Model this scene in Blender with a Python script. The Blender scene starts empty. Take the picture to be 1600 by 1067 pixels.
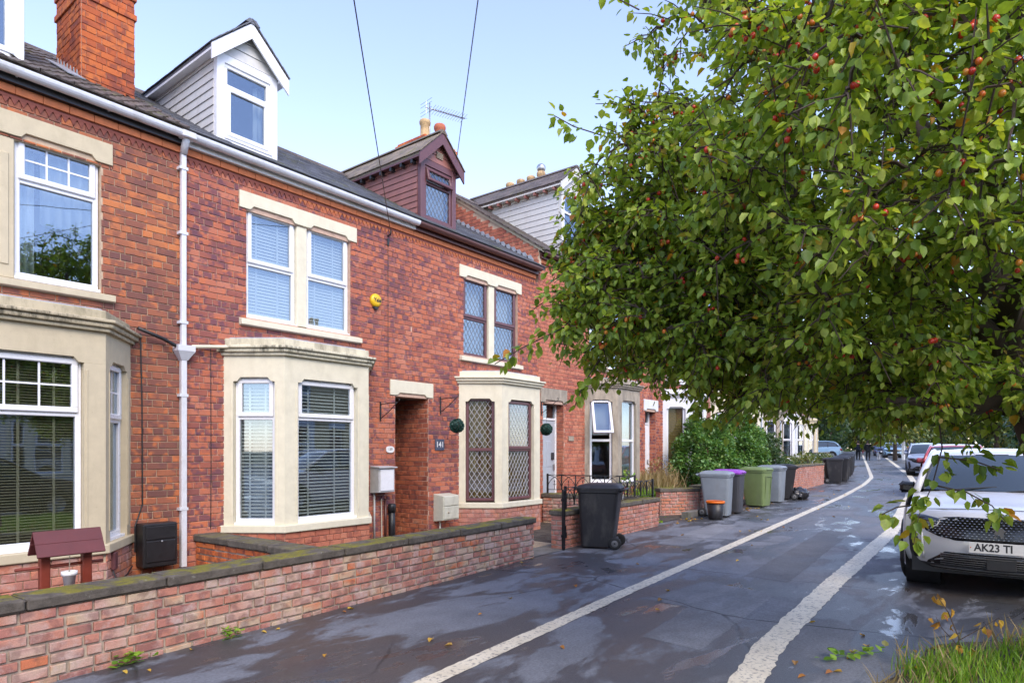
import bpy, bmesh, math, random
from mathutils import Vector, Matrix, Quaternion, noise as mnoise
R = math.radians
rnd = random.Random(7)
SC = bpy.context.scene
COL = SC.collection
# ------------------------------------------------------------------ camera
FPX, CXP, HOR, CAMH, YAW = 1010.0, 800.0, 702.0, 1.65, R(37.961)
cam = bpy.data.cameras.new('camera'); camo = bpy.data.objects.new('camera', cam); COL.objects.link(camo)
camo.location = (0, 0, CAMH); camo.rotation_euler = (R(90), 0, YAW - R(90))
cam.sensor_fit = 'HORIZONTAL'; cam.sensor_width = 36.0; cam.lens = 36.0 * FPX / 1600.0
cam.shift_y = (HOR - 533.5) / 1600.0; cam.clip_start = 0.05; cam.clip_end = 3000
SC.camera = camo
# ------------------------------------------------------------------ sky, sun, exposure
SUN_AZ, SUN_EL = R(-118), R(42)         # angle from +X towards +Y; a veiled, soft sun behind the camera
w = bpy.data.worlds.new('World'); SC.world = w; w.use_nodes = True
wn = w.node_tree.nodes; wl = w.node_tree.links; wn.clear()
sky = wn.new('ShaderNodeTexSky'); sky.sky_type = 'NISHITA'; sky.sun_disc = False
sky.sun_elevation = SUN_EL; sky.sun_rotation = R(90) - SUN_AZ
sky.altitude = 0; sky.air_density = 1.0; sky.dust_density = 0.4; sky.ozone_density = 1.0
hs = wn.new('ShaderNodeHueSaturation'); hs.inputs['Saturation'].default_value = 0.90
bg = wn.new('ShaderNodeBackground'); bg.inputs['Strength'].default_value = 0.15
wo = wn.new('ShaderNodeOutputWorld')
wt = wn.new('ShaderNodeMix'); wt.data_type = 'RGBA'; wt.blend_type = 'MULTIPLY'; wt.inputs[0].default_value = 1.0; wt.inputs[7].default_value = (1.0, .92, 1.0, 1)
wl.new(sky.outputs[0], hs.inputs['Color']); wl.new(hs.outputs[0], wt.inputs[6]); wl.new(wt.outputs[2], bg.inputs['Color']); wl.new(bg.outputs[0], wo.inputs['Surface'])
sd = bpy.data.lights.new('sun', 'SUN'); sd.energy = 1.0; sd.angle = R(35); sd.color = (1.0, 0.87, 0.69)
so = bpy.data.objects.new('sun', sd); COL.objects.link(so)
SDIR = Vector((math.cos(SUN_EL) * math.cos(SUN_AZ), math.cos(SUN_EL) * math.sin(SUN_AZ), math.sin(SUN_EL)))
so.rotation_euler = SDIR.to_track_quat('Z', 'Y').to_euler(); so.location = (-10, -20, 30)
vs = SC.view_settings
vs.view_transform = 'Standard'; vs.look = 'None'; vs.exposure = 1.62; vs.gamma = 1.0; vs.use_curve_mapping = False
SC.render.engine = 'CYCLES'
cy = SC.cycles
cy.max_bounces = 7; cy.diffuse_bounces = 3; cy.glossy_bounces = 4; cy.transmission_bounces = 6; cy.transparent_max_bounces = 10
cy.use_denoising = True; cy.caustics_reflective = False; cy.caustics_refractive = False; cy.sample_clamp_indirect = 6.0

# ------------------------------------------------------------------ projection, used only to rank bricks by size
_c, _s = math.cos(YAW), math.sin(YAW)
def proj(p):
    d = _c * p[0] + _s * p[1]; r = _s * p[0] - _c * p[1]
    if d < 0.3: return (-9999, -9999, 1e9)
    return (CXP + FPX * r / d, HOR - FPX * (p[2] - CAMH) / d, d)
def gz(x):                                       # the street climbs gently away from the camera
    return 0.0 if x < 6 else 0.011 * (x - 6) if x < 120 else 1.254
I4 = Matrix.Identity(4)
# ------------------------------------------------------------------ objects
def link(o, parent=None):
    COL.objects.link(o)
    if parent is not None: o.parent = parent
    return o
def tag(o, label=None, cat=None, group=None, kind=None):
    if label: o['label'] = label
    if cat: o['category'] = cat
    if group: o['group'] = group
    if kind: o['kind'] = kind
    return o
def empty(name, loc=(0, 0, 0), rz=0.0, label=None, cat=None, group=None, parent=None):
    o = bpy.data.objects.new(name, None); o.empty_display_size = 0.2
    o.location = loc; o.rotation_euler = (0, 0, rz)
    link(o, parent); return tag(o, label, cat, group)
class MB:
    def __init__(self, M=None): self.v = []; self.f = []; self.M = M or I4; self.smooth = []
    def add(self, vs, fs, M=None, sm=False):
        n = len(self.v); T = self.M @ M if M is not None else self.M
        for p in vs: self.v.append(tuple(T @ Vector(p)))
        for q in fs: self.f.append(tuple(i + n for i in q)); self.smooth.append(sm)
        return self
    def box(self, x0, x1, y0, y1, z0, z1, M=None):
        return self.add([(x0,y0,z0),(x1,y0,z0),(x1,y1,z0),(x0,y1,z0),(x0,y0,z1),(x1,y0,z1),(x1,y1,z1),(x0,y1,z1)],
                 [(0,3,2,1),(4,5,6,7),(0,1,5,4),(1,2,6,5),(2,3,7,6),(3,0,4,7)], M)
    def cbox(self, x0, x1, y0, y1, z0, z1, c=.006, M=None):          # box with chamfered edges
        vs = []; idx = {}
        for ix, x in enumerate((x0, x1)):
            for iy, y in enumerate((y0, y1)):
                for iz, z in enumerate((z0, z1)):
                    sx = c if ix == 0 else -c; sy = c if iy == 0 else -c; sz = c if iz == 0 else -c
                    for a, q in (('x', (x, y + sy, z + sz)), ('y', (x + sx, y, z + sz)), ('z', (x + sx, y + sy, z))):
                        idx[(ix, iy, iz, a)] = len(vs); vs.append(q)
        g = lambda a, b, cc, t: idx[(a, b, cc, t)]
        fs = [(g(0,0,0,'x'),g(0,0,1,'x'),g(0,1,1,'x'),g(0,1,0,'x')), (g(1,0,0,'x'),g(1,1,0,'x'),g(1,1,1,'x'),g(1,0,1,'x')),
              (g(0,0,0,'y'),g(1,0,0,'y'),g(1,0,1,'y'),g(0,0,1,'y')), (g(0,1,0,'y'),g(0,1,1,'y'),g(1,1,1,'y'),g(1,1,0,'y')),
              (g(0,0,0,'z'),g(0,1,0,'z'),g(1,1,0,'z'),g(1,0,0,'z')), (g(0,0,1,'z'),g(1,0,1,'z'),g(1,1,1,'z'),g(0,1,1,'z'))]
        for a in (0, 1):
            for b in (0, 1):
                fs.append((g(a,b,0,'x'),g(a,b,1,'x'),g(a,b,1,'y'),g(a,b,0,'y')))
                fs.append((g(a,0,b,'x'),g(a,1,b,'x'),g(a,1,b,'z'),g(a,0,b,'z')))
                fs.append((g(0,a,b,'y'),g(1,a,b,'y'),g(1,a,b,'z'),g(0,a,b,'z')))
                for d in (0, 1): fs.append((g(a,b,d,'x'),g(a,b,d,'y'),g(a,b,d,'z')))
        return self.add(vs, fs, M)
    def prism(self, poly, y0, y1, M=None, plane='xz'):              # polygon extruded along the third axis
        n = len(poly)
        if plane == 'xz': vs = [(a, y0, b) for a, b in poly] + [(a, y1, b) for a, b in poly]
        elif plane == 'xy': vs = [(a, b, y0) for a, b in poly] + [(a, b, y1) for a, b in poly]
        else: vs = [(y0, a, b) for a, b in poly] + [(y1, a, b) for a, b in poly]
        fs = [tuple(range(n)), tuple(range(2 * n - 1, n - 1, -1))] + [(i, i + n, (i + 1) % n + n, (i + 1) % n) for i in range(n)]
        return self.add(vs, fs, M)
    def tube(self, pts, r, n=6, M=None, cap=True):
        pts = [Vector(p) for p in pts]; rs = r if isinstance(r, (list, tuple)) else [r] * len(pts)
        vs = []; fs = []; prev = None
        for i, p in enumerate(pts):
            t = (pts[min(i + 1, len(pts) - 1)] - pts[max(i - 1, 0)])
            t = t.normalized() if t.length > 1e-9 else Vector((0, 0, 1))
            if prev is None:
                u = t.cross(Vector((0, 0, 1)));
                if u.length < 1e-3: u = t.cross(Vector((1, 0, 0)))
            else: u = prev - t * prev.dot(t)
            u.normalize(); prev = u; b = t.cross(u)
            for k in range(n):
                a = 2 * math.pi * k / n
                vs.append(p + (u * math.cos(a) + b * math.sin(a)) * rs[i])
        for i in range(len(pts) - 1):
            for k in range(n):
                fs.append((i*n+k, i*n+(k+1) % n, (i+1)*n+(k+1) % n, (i+1)*n+k))
        if cap: fs.append(tuple(range(n - 1, -1, -1))); fs.append(tuple(range((len(pts)-1)*n, len(pts)*n)))
        return self.add(vs, fs, M, n > 5)
    def lathe(self, prof, n=16, M=None, cap=True):                   # prof: (radius, z)
        vs = []; fs = []
        for r, z in prof:
            for k in range(n):
                a = 2 * math.pi * k / n; vs.append((r * math.cos(a), r * math.sin(a), z))
        for i in range(len(prof) - 1):
            for k in range(n): fs.append((i*n+k, i*n+(k+1) % n, (i+1)*n+(k+1) % n, (i+1)*n+k))
        if cap: fs.append(tuple(range(n - 1, -1, -1))); fs.append(tuple(range((len(prof)-1)*n, len(prof)*n)))
        return self.add(vs, fs, M, True)
    def sphere(self, c, r, n=10, m=7, sc=(1, 1, 1), M=None):
        vs = []; fs = []
        for i in range(m + 1):
            th = math.pi * i / m
            for k in range(n):
                a = 2 * math.pi * k / n
                vs.append((c[0] + r*sc[0]*math.sin(th)*math.cos(a), c[1] + r*sc[1]*math.sin(th)*math.sin(a), c[2] + r*sc[2]*math.cos(th)))
        for i in range(m):
            for k in range(n): fs.append((i*n+k, (i+1)*n+k, (i+1)*n+(k+1) % n, i*n+(k+1) % n))
        return self.add(vs, fs, M, True)
    def mesh(self, name):
        me = bpy.data.meshes.new(name); me.from_pydata(self.v, [], self.f)
        if any(self.smooth): me.polygons.foreach_set('use_smooth', self.smooth)
        me.update(); return me
    def build(self, name, mat, parent=None, label=None, cat=None, group=None, kind=None, bevel=0):
        me = self.mesh(name)
        if mat: me.materials.append(mat)
        o = bpy.data.objects.new(name, me); link(o, parent); tag(o, label, cat, group, kind)
        if bevel:
            b = o.modifiers.new('bevel', 'BEVEL'); b.width = bevel; b.segments = 2; b.limit_method = 'ANGLE'; b.angle_limit = R(40)
        return o
def copy_tree(o, parent=None):
    c = o.copy(); link(c); c.parent = parent
    for ch in list(o.children): copy_tree(ch, c)
    return c
def fM(p0, p1, z=0.0):                               # face frame: u along p0->p1, v to its left (inward), w up
    u = Vector((p1[0] - p0[0], p1[1] - p0[1], 0)); L = u.length; u.normalize()
    M = Matrix(((u.x, -u.y, 0, p0[0]), (u.y, u.x, 0, p0[1]), (0, 0, 1, z), (0, 0, 0, 1)))
    return M, L
T = Matrix.Translation
def RZ(a): return Matrix.Rotation(a, 4, 'Z')
def RX(a): return Matrix.Rotation(a, 4, 'X')
def RY(a): return Matrix.Rotation(a, 4, 'Y')
_TXT = {}
def text_obj(name, s, size, mat, parent, M, extrude=.002, align='CENTER', bold=0.0, sx=1.0):
    cu = bpy.data.curves.new(name, 'FONT'); cu.body = s; cu.size = size; cu.extrude = extrude
    cu.align_x = align; cu.align_y = 'CENTER'; cu.offset = bold
    tmp = bpy.data.objects.new(name, cu); COL.objects.link(tmp)
    dg = bpy.context.evaluated_depsgraph_get(); me = bpy.data.meshes.new_from_object(tmp.evaluated_get(dg))
    bpy.data.objects.remove(tmp); bpy.data.curves.remove(cu)
    me.materials.clear(); me.materials.append(mat)
    o = bpy.data.objects.new(name, me); link(o, parent); o.matrix_local = M @ Matrix.Diagonal((sx, 1, 1, 1)); return o

# ------------------------------------------------------------------ materials
class NT:
    def __init__(self, name):
        self.m = bpy.data.materials.new(name); self.m.use_nodes = True
        self.t = self.m.node_tree; self.n = self.t.nodes; self.l = self.t.links
        self.p = self.n['Principled BSDF']; self.out = self.n['Material Output']
    def new(self, typ, ins=None, **kw):
        nd = self.n.new(typ)
        for k, v in kw.items(): setattr(nd, k, v)
        for k, v in (ins or {}).items(): self.set(nd.inputs[k], v)
        return nd
    def set(self, sock, v):
        if hasattr(v, 'is_output') or hasattr(v, 'links') and not isinstance(v, (int, float, tuple, list)): self.l.new(v, sock)
        else: sock.default_value = v
    def math(self, op, a, b=0.0, c=None, clamp=False):
        nd = self.n.new('ShaderNodeMath'); nd.operation = op; nd.use_clamp = clamp
        self.set(nd.inputs[0], a); self.set(nd.inputs[1], b)
        if c is not None: self.set(nd.inputs[2], c)
        return nd.outputs[0]
    def ramp(self, fac, stops, mode='LINEAR'):
        nd = self.n.new('ShaderNodeValToRGB'); cr = nd.color_ramp; cr.interpolation = mode
        while len(cr.elements) < len(stops): cr.elements.new(0.5)
        for e, (p, c) in zip(cr.elements, stops):
            e.position = p; e.color = (c, c, c, 1) if isinstance(c, (int, float)) else (*c, 1)
        self.set(nd.inputs[0], fac); return nd.outputs[0]
    def noise(self, scale, detail=3, rough=.55, vec=None, dim='3D', w=None, dist=0.0):
        nd = self.n.new('ShaderNodeTexNoise'); nd.noise_dimensions = dim
        nd.inputs['Scale'].default_value = scale; nd.inputs['Detail'].default_value = detail; nd.inputs['Roughness'].default_value = rough
        nd.inputs['Distortion'].default_value = dist
        if vec is not None: self.l.new(vec, nd.inputs['Vector'])
        if w is not None: self.set(nd.inputs['W'], w)
        return nd.outputs['Fac']
    def mix(self, fac, a, b, mode='MIX'):
        nd = self.n.new('ShaderNodeMix'); nd.data_type = 'RGBA'; nd.blend_type = mode
        self.set(nd.inputs[0], fac)
        for s, v in ((nd.inputs[6], a), (nd.inputs[7], b)):
            if isinstance(v, (tuple, list)): s.default_value = (*v[:3], 1)
            else: self.l.new(v, s)
        return nd.outputs[2]
    def pos(self, scale=None):
        g = self.n.new('ShaderNodeNewGeometry').outputs['Position']
        if scale is None: return g
        mp = self.n.new('ShaderNodeMapping'); self.l.new(g, mp.inputs['Vector']); mp.inputs['Scale'].default_value = scale
        return mp.outputs[0]
    def obj(self, scale=None):
        g = self.n.new('ShaderNodeTexCoord').outputs['Object']
        if scale is None: return g
        mp = self.n.new('ShaderNodeMapping'); self.l.new(g, mp.inputs['Vector']); mp.inputs['Scale'].default_value = scale
        return mp.outputs[0]
    def rand(self):
        a = self.n.new('ShaderNodeObjectInfo').outputs['Random']; b = self.n.new('ShaderNodeNewGeometry').outputs['Random Per Island']
        return self.math('FRACT', self.math('ADD', a, b))
    def bump(self, h, strength=.3, dist=.01):
        nd = self.n.new('ShaderNodeBump'); nd.inputs['Strength'].default_value = strength; nd.inputs['Distance'].default_value = dist
        self.set(nd.inputs['Height'], h); self.l.new(nd.outputs[0], self.p.inputs['Normal'])
    def col(self, c): self.set(self.p.inputs['Base Color'], (*c, 1) if isinstance(c, tuple) else c)
    def rough(self, r): self.set(self.p.inputs['Roughness'], r)
def plain(name, c, rough=.6, metal=0.0, var=.12, scale=14, bump=0.0, spec=None, dirt=None, coat=0.0):
    t = NT(name); p = t.pos()
    n = t.noise(scale, 4, .6, p)
    k = t.ramp(n, [(.25, 1 - var), (.75, 1 + var * .6)])
    cc = t.mix(1.0, c, k, 'MULTIPLY')
    if dirt:
        d = t.ramp(t.noise(3.5, 5, .65, t.pos((1, 1, .45))), [(.52, 0.0), (.72, 1.0)])
        cc = t.mix(t.math('MULTIPLY', d, dirt[1]), cc, dirt[0])
    t.col(cc); t.rough(t.ramp(t.noise(scale * 2, 3, .6, p), [(.3, max(0, rough - .08)), (.7, min(1, rough + .08))]))
    t.p.inputs['Metallic'].default_value = metal
    if spec is not None: t.p.inputs['Specular IOR Level'].default_value = spec
    if coat: t.p.inputs['Coat Weight'].default_value = coat; t.p.inputs['Coat Roughness'].default_value = .04
    if bump: t.bump(t.noise(scale * 5, 4, .6, p), bump, .004)
    return t.m
def brick_mat(name, stops, purple=(.085, .03, .04), pur=.5, orange=None, effl=0.0, moss=0.0, big=.9):
    t = NT(name); r = t.rand(); p = t.pos()
    area = t.noise(big, 2, .5, p)                       # batches of darker and redder bricks
    rr = t.math('ADD', t.math('MULTIPLY', r, .72), t.math('MULTIPLY', t.math('SUBTRACT', area, .5), 1.3))
    rr = t.math('ADD', rr, .14, clamp=True)
    c = t.ramp(rr, stops)
    n = t.noise(9, 2, .5, p, '4D', t.math('MULTIPLY', r, 37.0))
    c = t.mix(t.ramp(n, [(.5, 0.0), (.6, pur)]), c, purple)
    if orange:
        n2 = t.noise(7, 2, .5, p, '4D', t.math('MULTIPLY', r, 91.0)); c = t.mix(t.ramp(n2, [(.56, 0.0), (.64, .75)]), c, orange)
    if effl:
        e = t.ramp(t.noise(5, 5, .7, p), [(.5, 0.0), (.68, effl)]); c = t.mix(e, c, (.55, .42, .38))
    if moss:
        e = t.ramp(t.noise(4, 5, .7, p, w=None), [(.55, 0.0), (.7, moss)]); c = t.mix(e, c, (.13, .13, .04))
    s = t.ramp(t.noise(160, 3, .7, p), [(.3, .78), (.7, 1.12)])
    t.col(t.mix(1.0, c, s, 'MULTIPLY')); t.rough(.86); t.bump(t.noise(70, 5, .65, p), .5, .006)
    t.p.inputs['Specular IOR Level'].default_value = .25
    return t.m
M_ = {}
M_['brick_a'] = brick_mat('brown_brick', [(0, (.17,.08,.068)), (.35, (.26,.105,.075)), (.6, (.34,.125,.075)), (.8, (.42,.15,.075)), (1, (.60,.21,.08))], (.17,.08,.075), .55, (.60,.19,.07))
M_['brick_b'] = brick_mat('red_brick', [(0, (.17,.075,.085)), (.3, (.34,.115,.085)), (.6, (.48,.155,.09)), (1, (.56,.22,.14))], (.145,.07,.10), .75, (.60,.18,.08))
M_['brick_d'] = brick_mat('orange_red_brick', [(0, (.30,.10,.075)), (.4, (.50,.165,.10)), (1, (.58,.23,.14))], (.2,.07,.06), .5, None)
M_['brick_ch'] = brick_mat('orange_brick', [(0, (.28,.08,.05)), (.35, (.52,.13,.045)), (1, (.62,.19,.06))], (.13,.05,.055), .55, None, big=1.4)
M_['brick_gw'] = brick_mat('weathered_brick', [(0, (.24,.13,.13)), (.25, (.46,.20,.16)), (.45, (.54,.24,.17)), (.65, (.58,.38,.31)), (.82, (.56,.43,.30)), (1, (.60,.20,.10))], (.18,.09,.09), .5, None, effl=.9, moss=.35, big=2.4)
M_['brick_gw2'] = brick_mat('pink_brick', [(0, (.40,.16,.13)), (.5, (.54,.25,.19)), (1, (.60,.22,.12))], (.26,.11,.10), .4, None, effl=.75, moss=.25)
M_['brick_al'] = brick_mat('passage_brick', [(0, (.30,.09,.06)), (.5, (.50,.15,.08)), (.85, (.58,.2,.10)), (1, (.62,.46,.34))], (.09,.035,.04), .5, None)
M_['mortar'] = plain('mortar', (.55,.42,.29), .9, var=.25, bump=.5)
M_['mortar_r'] = plain('red_mortar', (.58,.40,.30), .9, var=.25, bump=.5)
M_['mortar_g'] = plain('grey_mortar', (.46,.39,.31), .95, var=.3, bump=.6)
def stone(name, c, dirt, amt):
    t = NT(name); p = t.pos()
    d = t.math('MULTIPLY', t.ramp(t.noise(6, 6, .72, t.pos((1,1,.35))), [(.5 - .09 * (amt > .7), 0.0), (.72, 1.0)]), amt)
    sp = t.math('MULTIPLY', t.ramp(t.noise(45, 4, .7, p), [(.62, 0.0), (.75, 1.0)]), amt * .8)
    c1 = t.mix(d, c, dirt); c1 = t.mix(sp, c1, tuple(a * .55 for a in dirt))
    t.col(t.mix(1.0, c1, t.ramp(t.noise(8, 4, .6, p), [(.3, .92), (.7, 1.04)]), 'MULTIPLY')); t.rough(.72); t.bump(t.noise(60, 4, .6, p), .25, .003); return t.m
M_['stone_a'] = stone('beige_painted_stone', (.58,.50,.34), (.40,.34,.21), .35)
M_['stone_b'] = stone('cream_painted_stone', (.74,.69,.52), (.56,.50,.34), .3)
M_['stone_bd'] = stone('weathered_cream_stone', (.70,.65,.48), (.24,.21,.14), .9)
M_['stone_ad'] = stone('weathered_beige_stone', (.54,.47,.32), (.16,.14,.08), .8)
M_['stone_d'] = stone('bare_grey_stone', (.42,.36,.27), (.14,.12,.10), .8)
M_['stone_w'] = stone('white_painted_stone', (.74,.75,.76), (.4,.4,.38), .2)
def streak(name, c):
    t = NT(name); a = t.ramp(t.noise(9, 5, .75, t.pos((2.2, 2.2, .25))), [(.42, 0.0), (.62, 1.0)]); b = t.ramp(t.noise(2.2, 3, .6, t.pos()), [(.40, 0.0), (.58, 1.0)]); sp = t.ramp(t.noise(60, 4, .7, t.pos()), [(.5, 0.0), (.62, 1.0)])
    f = t.math('MULTIPLY', t.math('ADD', t.math('MULTIPLY', a, b), t.math('MULTIPLY', sp, .35), clamp=True), .85); t.col(t.mix(f, c, (.07, .062, .04))); t.rough(.8); t.bump(t.noise(60, 4, .6, t.pos()), .4, .004); return t.m
M_['streak_a'] = streak('streaked_beige_stone', (.56,.48,.32)); M_['streak_b'] = streak('streaked_cream_stone', (.70,.65,.48))
M_['upvc'] = plain('white_upvc', (.82,.83,.85), .32, var=.04)
M_['upvc_d'] = plain('white_weathered_board', (.62,.61,.58), .35, var=.10, dirt=((.45,.42,.36), .5))
M_['brownf'] = plain('maroon_brown_upvc', (.135,.055,.06), .35, var=.12)
M_['brownp'] = plain('brown_plank_wood', (.30,.125,.10), .42, var=.22, scale=5)
M_['gutw'] = plain('white_plastic_pipe', (.70,.72,.76), .35, var=.07, dirt=((.4,.36,.28), .5))
M_['gutb'] = plain('brown_plastic_pipe', (.10,.035,.028), .35, var=.1)
M_['black'] = plain('black_plastic', (.018,.018,.02), .42, var=.3)
M_['blackm'] = plain('black_painted_iron', (.012,.012,.014), .38, var=.3)
M_['lead'] = plain('lead_sheet', (.36,.39,.44), .5, var=.25)
M_['leadd'] = plain('dark_leading', (.14,.15,.17), .5); M_['leadl'] = plain('pale_leading', (.55,.55,.55), .5)
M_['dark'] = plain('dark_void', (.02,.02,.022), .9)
M_['inside'] = plain('room_plaster', (.30,.27,.23), .9)
M_['blindw'] = plain('white_blind', (.86,.85,.83), .6, var=.05)
M_['blindo'] = plain('wooden_blind', (.62,.36,.11), .5, var=.2)
M_['curtain'] = plain('white_curtain_cloth', (.62,.64,.68), .9, var=.05)
M_['cover'] = plain('grey_green_curtain_cloth', (.62,.66,.64), .9, var=.06)
M_['terr'] = plain('orange_terracotta', (.52,.16,.06), .8, var=.2, bump=.3)
M_['terrd'] = plain('dark_terracotta', (.23,.065,.045), .8, var=.25, bump=.3)
M_['potb'] = plain('buff_chimney_pot', (.52,.36,.18), .75, var=.25, bump=.3, dirt=((.12,.09,.06), .7))
M_['potr'] = plain('red_chimney_pot', (.46,.14,.07), .75, var=.25, bump=.3)
M_['steel'] = plain('galvanised_steel', (.45,.46,.48), .35, metal=.8, var=.2)
def slate(name, c, mossy):
    t = NT(name); r = t.rand(); p = t.pos()
    k = t.ramp(r, [(0, .65), (1, 1.3)]); cc = t.mix(1.0, c, k, 'MULTIPLY')
    cc = t.mix(t.ramp(t.noise(22, 5, .7, p), [(.5, 0.0), (.75, .6)]), cc, (.28,.27,.24))
    cc = t.mix(t.math('MULTIPLY', t.ramp(t.noise(2.6, 5, .7, p), [(.55, 0.0), (.68, 1.0)]), mossy), cc, (.15,.15,.03))
    t.col(cc); t.rough(.62); t.bump(t.noise(50, 5, .65, p), .6, .006); return t.m
M_['slate'] = slate('grey_slate', (.115,.12,.14), .75)
M_['tile'] = slate('brown_concrete_tile', (.105,.08,.068), .55)
M_['tilem'] = slate('mossy_clay_tile', (.20,.15,.10), .9)
def glass():
    t = NT('window_glass'); t.n.remove(t.p)
    bf = t.n.new('ShaderNodeNewGeometry').outputs['Backfacing']; fr = t.new('ShaderNodeFresnel', {'IOR': t.math('SUBTRACT', 1.6, t.math('MULTIPLY', bf, 1.6 - 1 / 1.6))}).outputs[0]
    tr = t.new('ShaderNodeBsdfTransparent', {'Color': (.80,.84,.83,1)}); gl = t.new('ShaderNodeBsdfGlossy', {'Roughness': .012, 'Color': (.72,.84,1,1)})
    b = t.new('ShaderNodeBump', {'Strength': .035, 'Distance': .02, 'Height': t.noise(1.6, 2, .5, t.pos())}); t.l.new(b.outputs[0], gl.inputs['Normal'])
    mx = t.new('ShaderNodeMixShader'); t.l.new(t.math('ADD', t.math('MULTIPLY', fr, 1.2), .10, clamp=True), mx.inputs[0])
    t.l.new(tr.outputs[0], mx.inputs[1]); t.l.new(gl.outputs[0], mx.inputs[2]); t.l.new(mx.outputs[0], t.out.inputs['Surface']); return t.m
M_['glass'] = glass()

# ------------------------------------------------------------------ brickwork
def _ubrick():
    m = MB(); a, b = .022, .06
    o = [(-.5,-.5),(.5,-.5),(.5,.5),(-.5,.5)]; i = [(-.5+a,-.5+b),(.5-a,-.5+b),(.5-a,.5-b),(-.5+a,.5-b)]
    vs = [(x,.6,z) for x,z in o] + [(x,-.32,z) for x,z in o] + [(x,-.5,z) for x,z in i]
    fs = [(8,9,10,11)] + [(4+k,4+(k+1)%4,8+(k+1)%4,8+k) for k in range(4)] + [(k,(k+1)%4,4+(k+1)%4,4+k) for k in range(4)]
    return vs, fs
UBV, UBF = _ubrick()
_bm = {}
def brick_mesh(mat):
    if mat.name not in _bm:
        m = MB(); m.add(UBV, UBF); me = m.mesh('brick'); me.materials.append(mat); _bm[mat.name] = me
    return _bm[mat.name]
def brick_rows(x0, x1, z0, z1, course=.084, sl=.234, gap=.009, bond='garden', excl=(), rng=rnd, off=0.0):
    out = []; n = int(round((z1 - z0) / course)); course = (z1 - z0) / max(n, 1)
    for i in range(n):
        c0 = z0 + i * course; c1 = c0 + course
        ex = [(a, b, max(c, c0), min(d, c1)) for a, b, c, d in excl if c < c1 - .004 and d > c0 + .004 and a < x1 and b > x0]
        head = (bond == 'garden' and i % 4 == 3) or (bond == 'flem' and i % 2 == 1)
        p = x0 - rng.uniform(0, .02) - (sl / 2 if i % 2 else 0) - (sl / 4 if head else 0) + off
        while p < x1:
            L = sl / 2 if head else sl
            if bond == 'rand': L = sl * rng.choice((1, 1, 1, .5, .75))
            a = max(p, x0); b = min(p + L, x1); p += L
            if b - a < .03: continue
            segs = [(a, b, c0, c1)]
            for e in ex:
                ns = []
                for (sa, sb, sc, sdd) in segs:
                    if e[1] <= sa + .001 or e[0] >= sb - .001: ns.append((sa, sb, sc, sdd)); continue
                    if e[0] > sa: ns.append((sa, e[0], sc, sdd))
                    if e[1] < sb: ns.append((e[1], sb, sc, sdd))
                    m0, m1 = max(sa, e[0]), min(sb, e[1])
                    if e[2] - sc > .018: ns.append((m0, m1, sc, e[2]))
                    if sdd - e[3] > .018: ns.append((m0, m1, e[3], sdd))
                segs = ns
            for (sa, sb, sc, sdd) in segs:
                if sb - sa > .026 and sdd - sc > .016: out.append((sa + gap/2, sb - gap/2, sc + gap/2, sdd - gap/2))
    return out
def place_bricks(parent, W, rects, M, mat, limit, depth=.022, jit=.002, name='brick', rest='brick_courses', rng=rnd, worn=0.0):
    if worn: rects = [(r[0] + rng.uniform(0, worn), r[1] - rng.uniform(0, worn), r[2] + rng.uniform(0, worn * .7), r[3] - rng.uniform(0, worn * .7)) for r in rects]
    me = brick_mesh(mat); sc = []
    for r in rects:
        c = W @ (M @ Vector(((r[0]+r[1])/2, 0, (r[2]+r[3])/2))); q = proj(c)
        vis = -30 < q[0] < 1630 and -30 < q[1] < 1100
        sc.append(((r[1]-r[0]) * (r[3]-r[2]) / q[2]**2 if vis else 0, r))
    sc.sort(key=lambda t: -t[0]); m = MB()
    for k, (s, r) in enumerate(sc):
        X = M @ T(((r[0]+r[1])/2, rng.uniform(-jit, jit), (r[2]+r[3])/2)) @ RY(rng.uniform(-.004,.004) * (1 + worn * 400)) @ RZ(rng.uniform(-.02,.02) * (worn > 0)) @ Matrix.Diagonal((r[1]-r[0], depth, r[3]-r[2], 1))
        if k < limit and s > 0:
            o = bpy.data.objects.new(name, me); COL.objects.link(o); o.parent = parent; o.matrix_local = X
        else: m.add(UBV, UBF, X)
    if m.v: m.build(rest, mat, parent, kind='stuff')
def wall_sheet(m, x0, x1, z0, z1, ops, th, M=None, y=0.0):
    ops = [(max(a, x0), min(b, x1), max(c, z0), min(d, z1)) for a, b, c, d in ops if b > x0 and a < x1 and d > z0 and c < z1]
    xs = sorted({x0, x1, *[o[0] for o in ops], *[o[1] for o in ops]}); zs = sorted({z0, z1, *[o[2] for o in ops], *[o[3] for o in ops]})
    q = lambda a: m.add(a, [(0, 1, 2, 3)], M)
    solid = {}
    for i in range(len(xs) - 1):
        for k in range(len(zs) - 1):
            cx, cz = (xs[i]+xs[i+1])/2, (zs[k]+zs[k+1])/2
            if any(o[0] < cx < o[1] and o[2] < cz < o[3] for o in ops): continue
            solid[(i, k)] = 1; a, b, c, d = xs[i], xs[i+1], zs[k], zs[k+1]
            q([(a,y,c),(b,y,c),(b,y,d),(a,y,d)]); q([(a,y+th,c),(a,y+th,d),(b,y+th,d),(b,y+th,c)])
    for (i, k) in solid:
        a, b, c, d = xs[i], xs[i+1], zs[k], zs[k+1]
        if (i-1, k) not in solid: q([(a,y,c),(a,y,d),(a,y+th,d),(a,y+th,c)])
        if (i+1, k) not in solid: q([(b,y,c),(b,y+th,c),(b,y+th,d),(b,y,d)])
        if (i, k-1) not in solid: q([(a,y,c),(a,y+th,c),(b,y+th,c),(b,y,c)])
        if (i, k+1) not in solid: q([(a,y,d),(b,y,d),(b,y+th,d),(a,y+th,d)])
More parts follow.
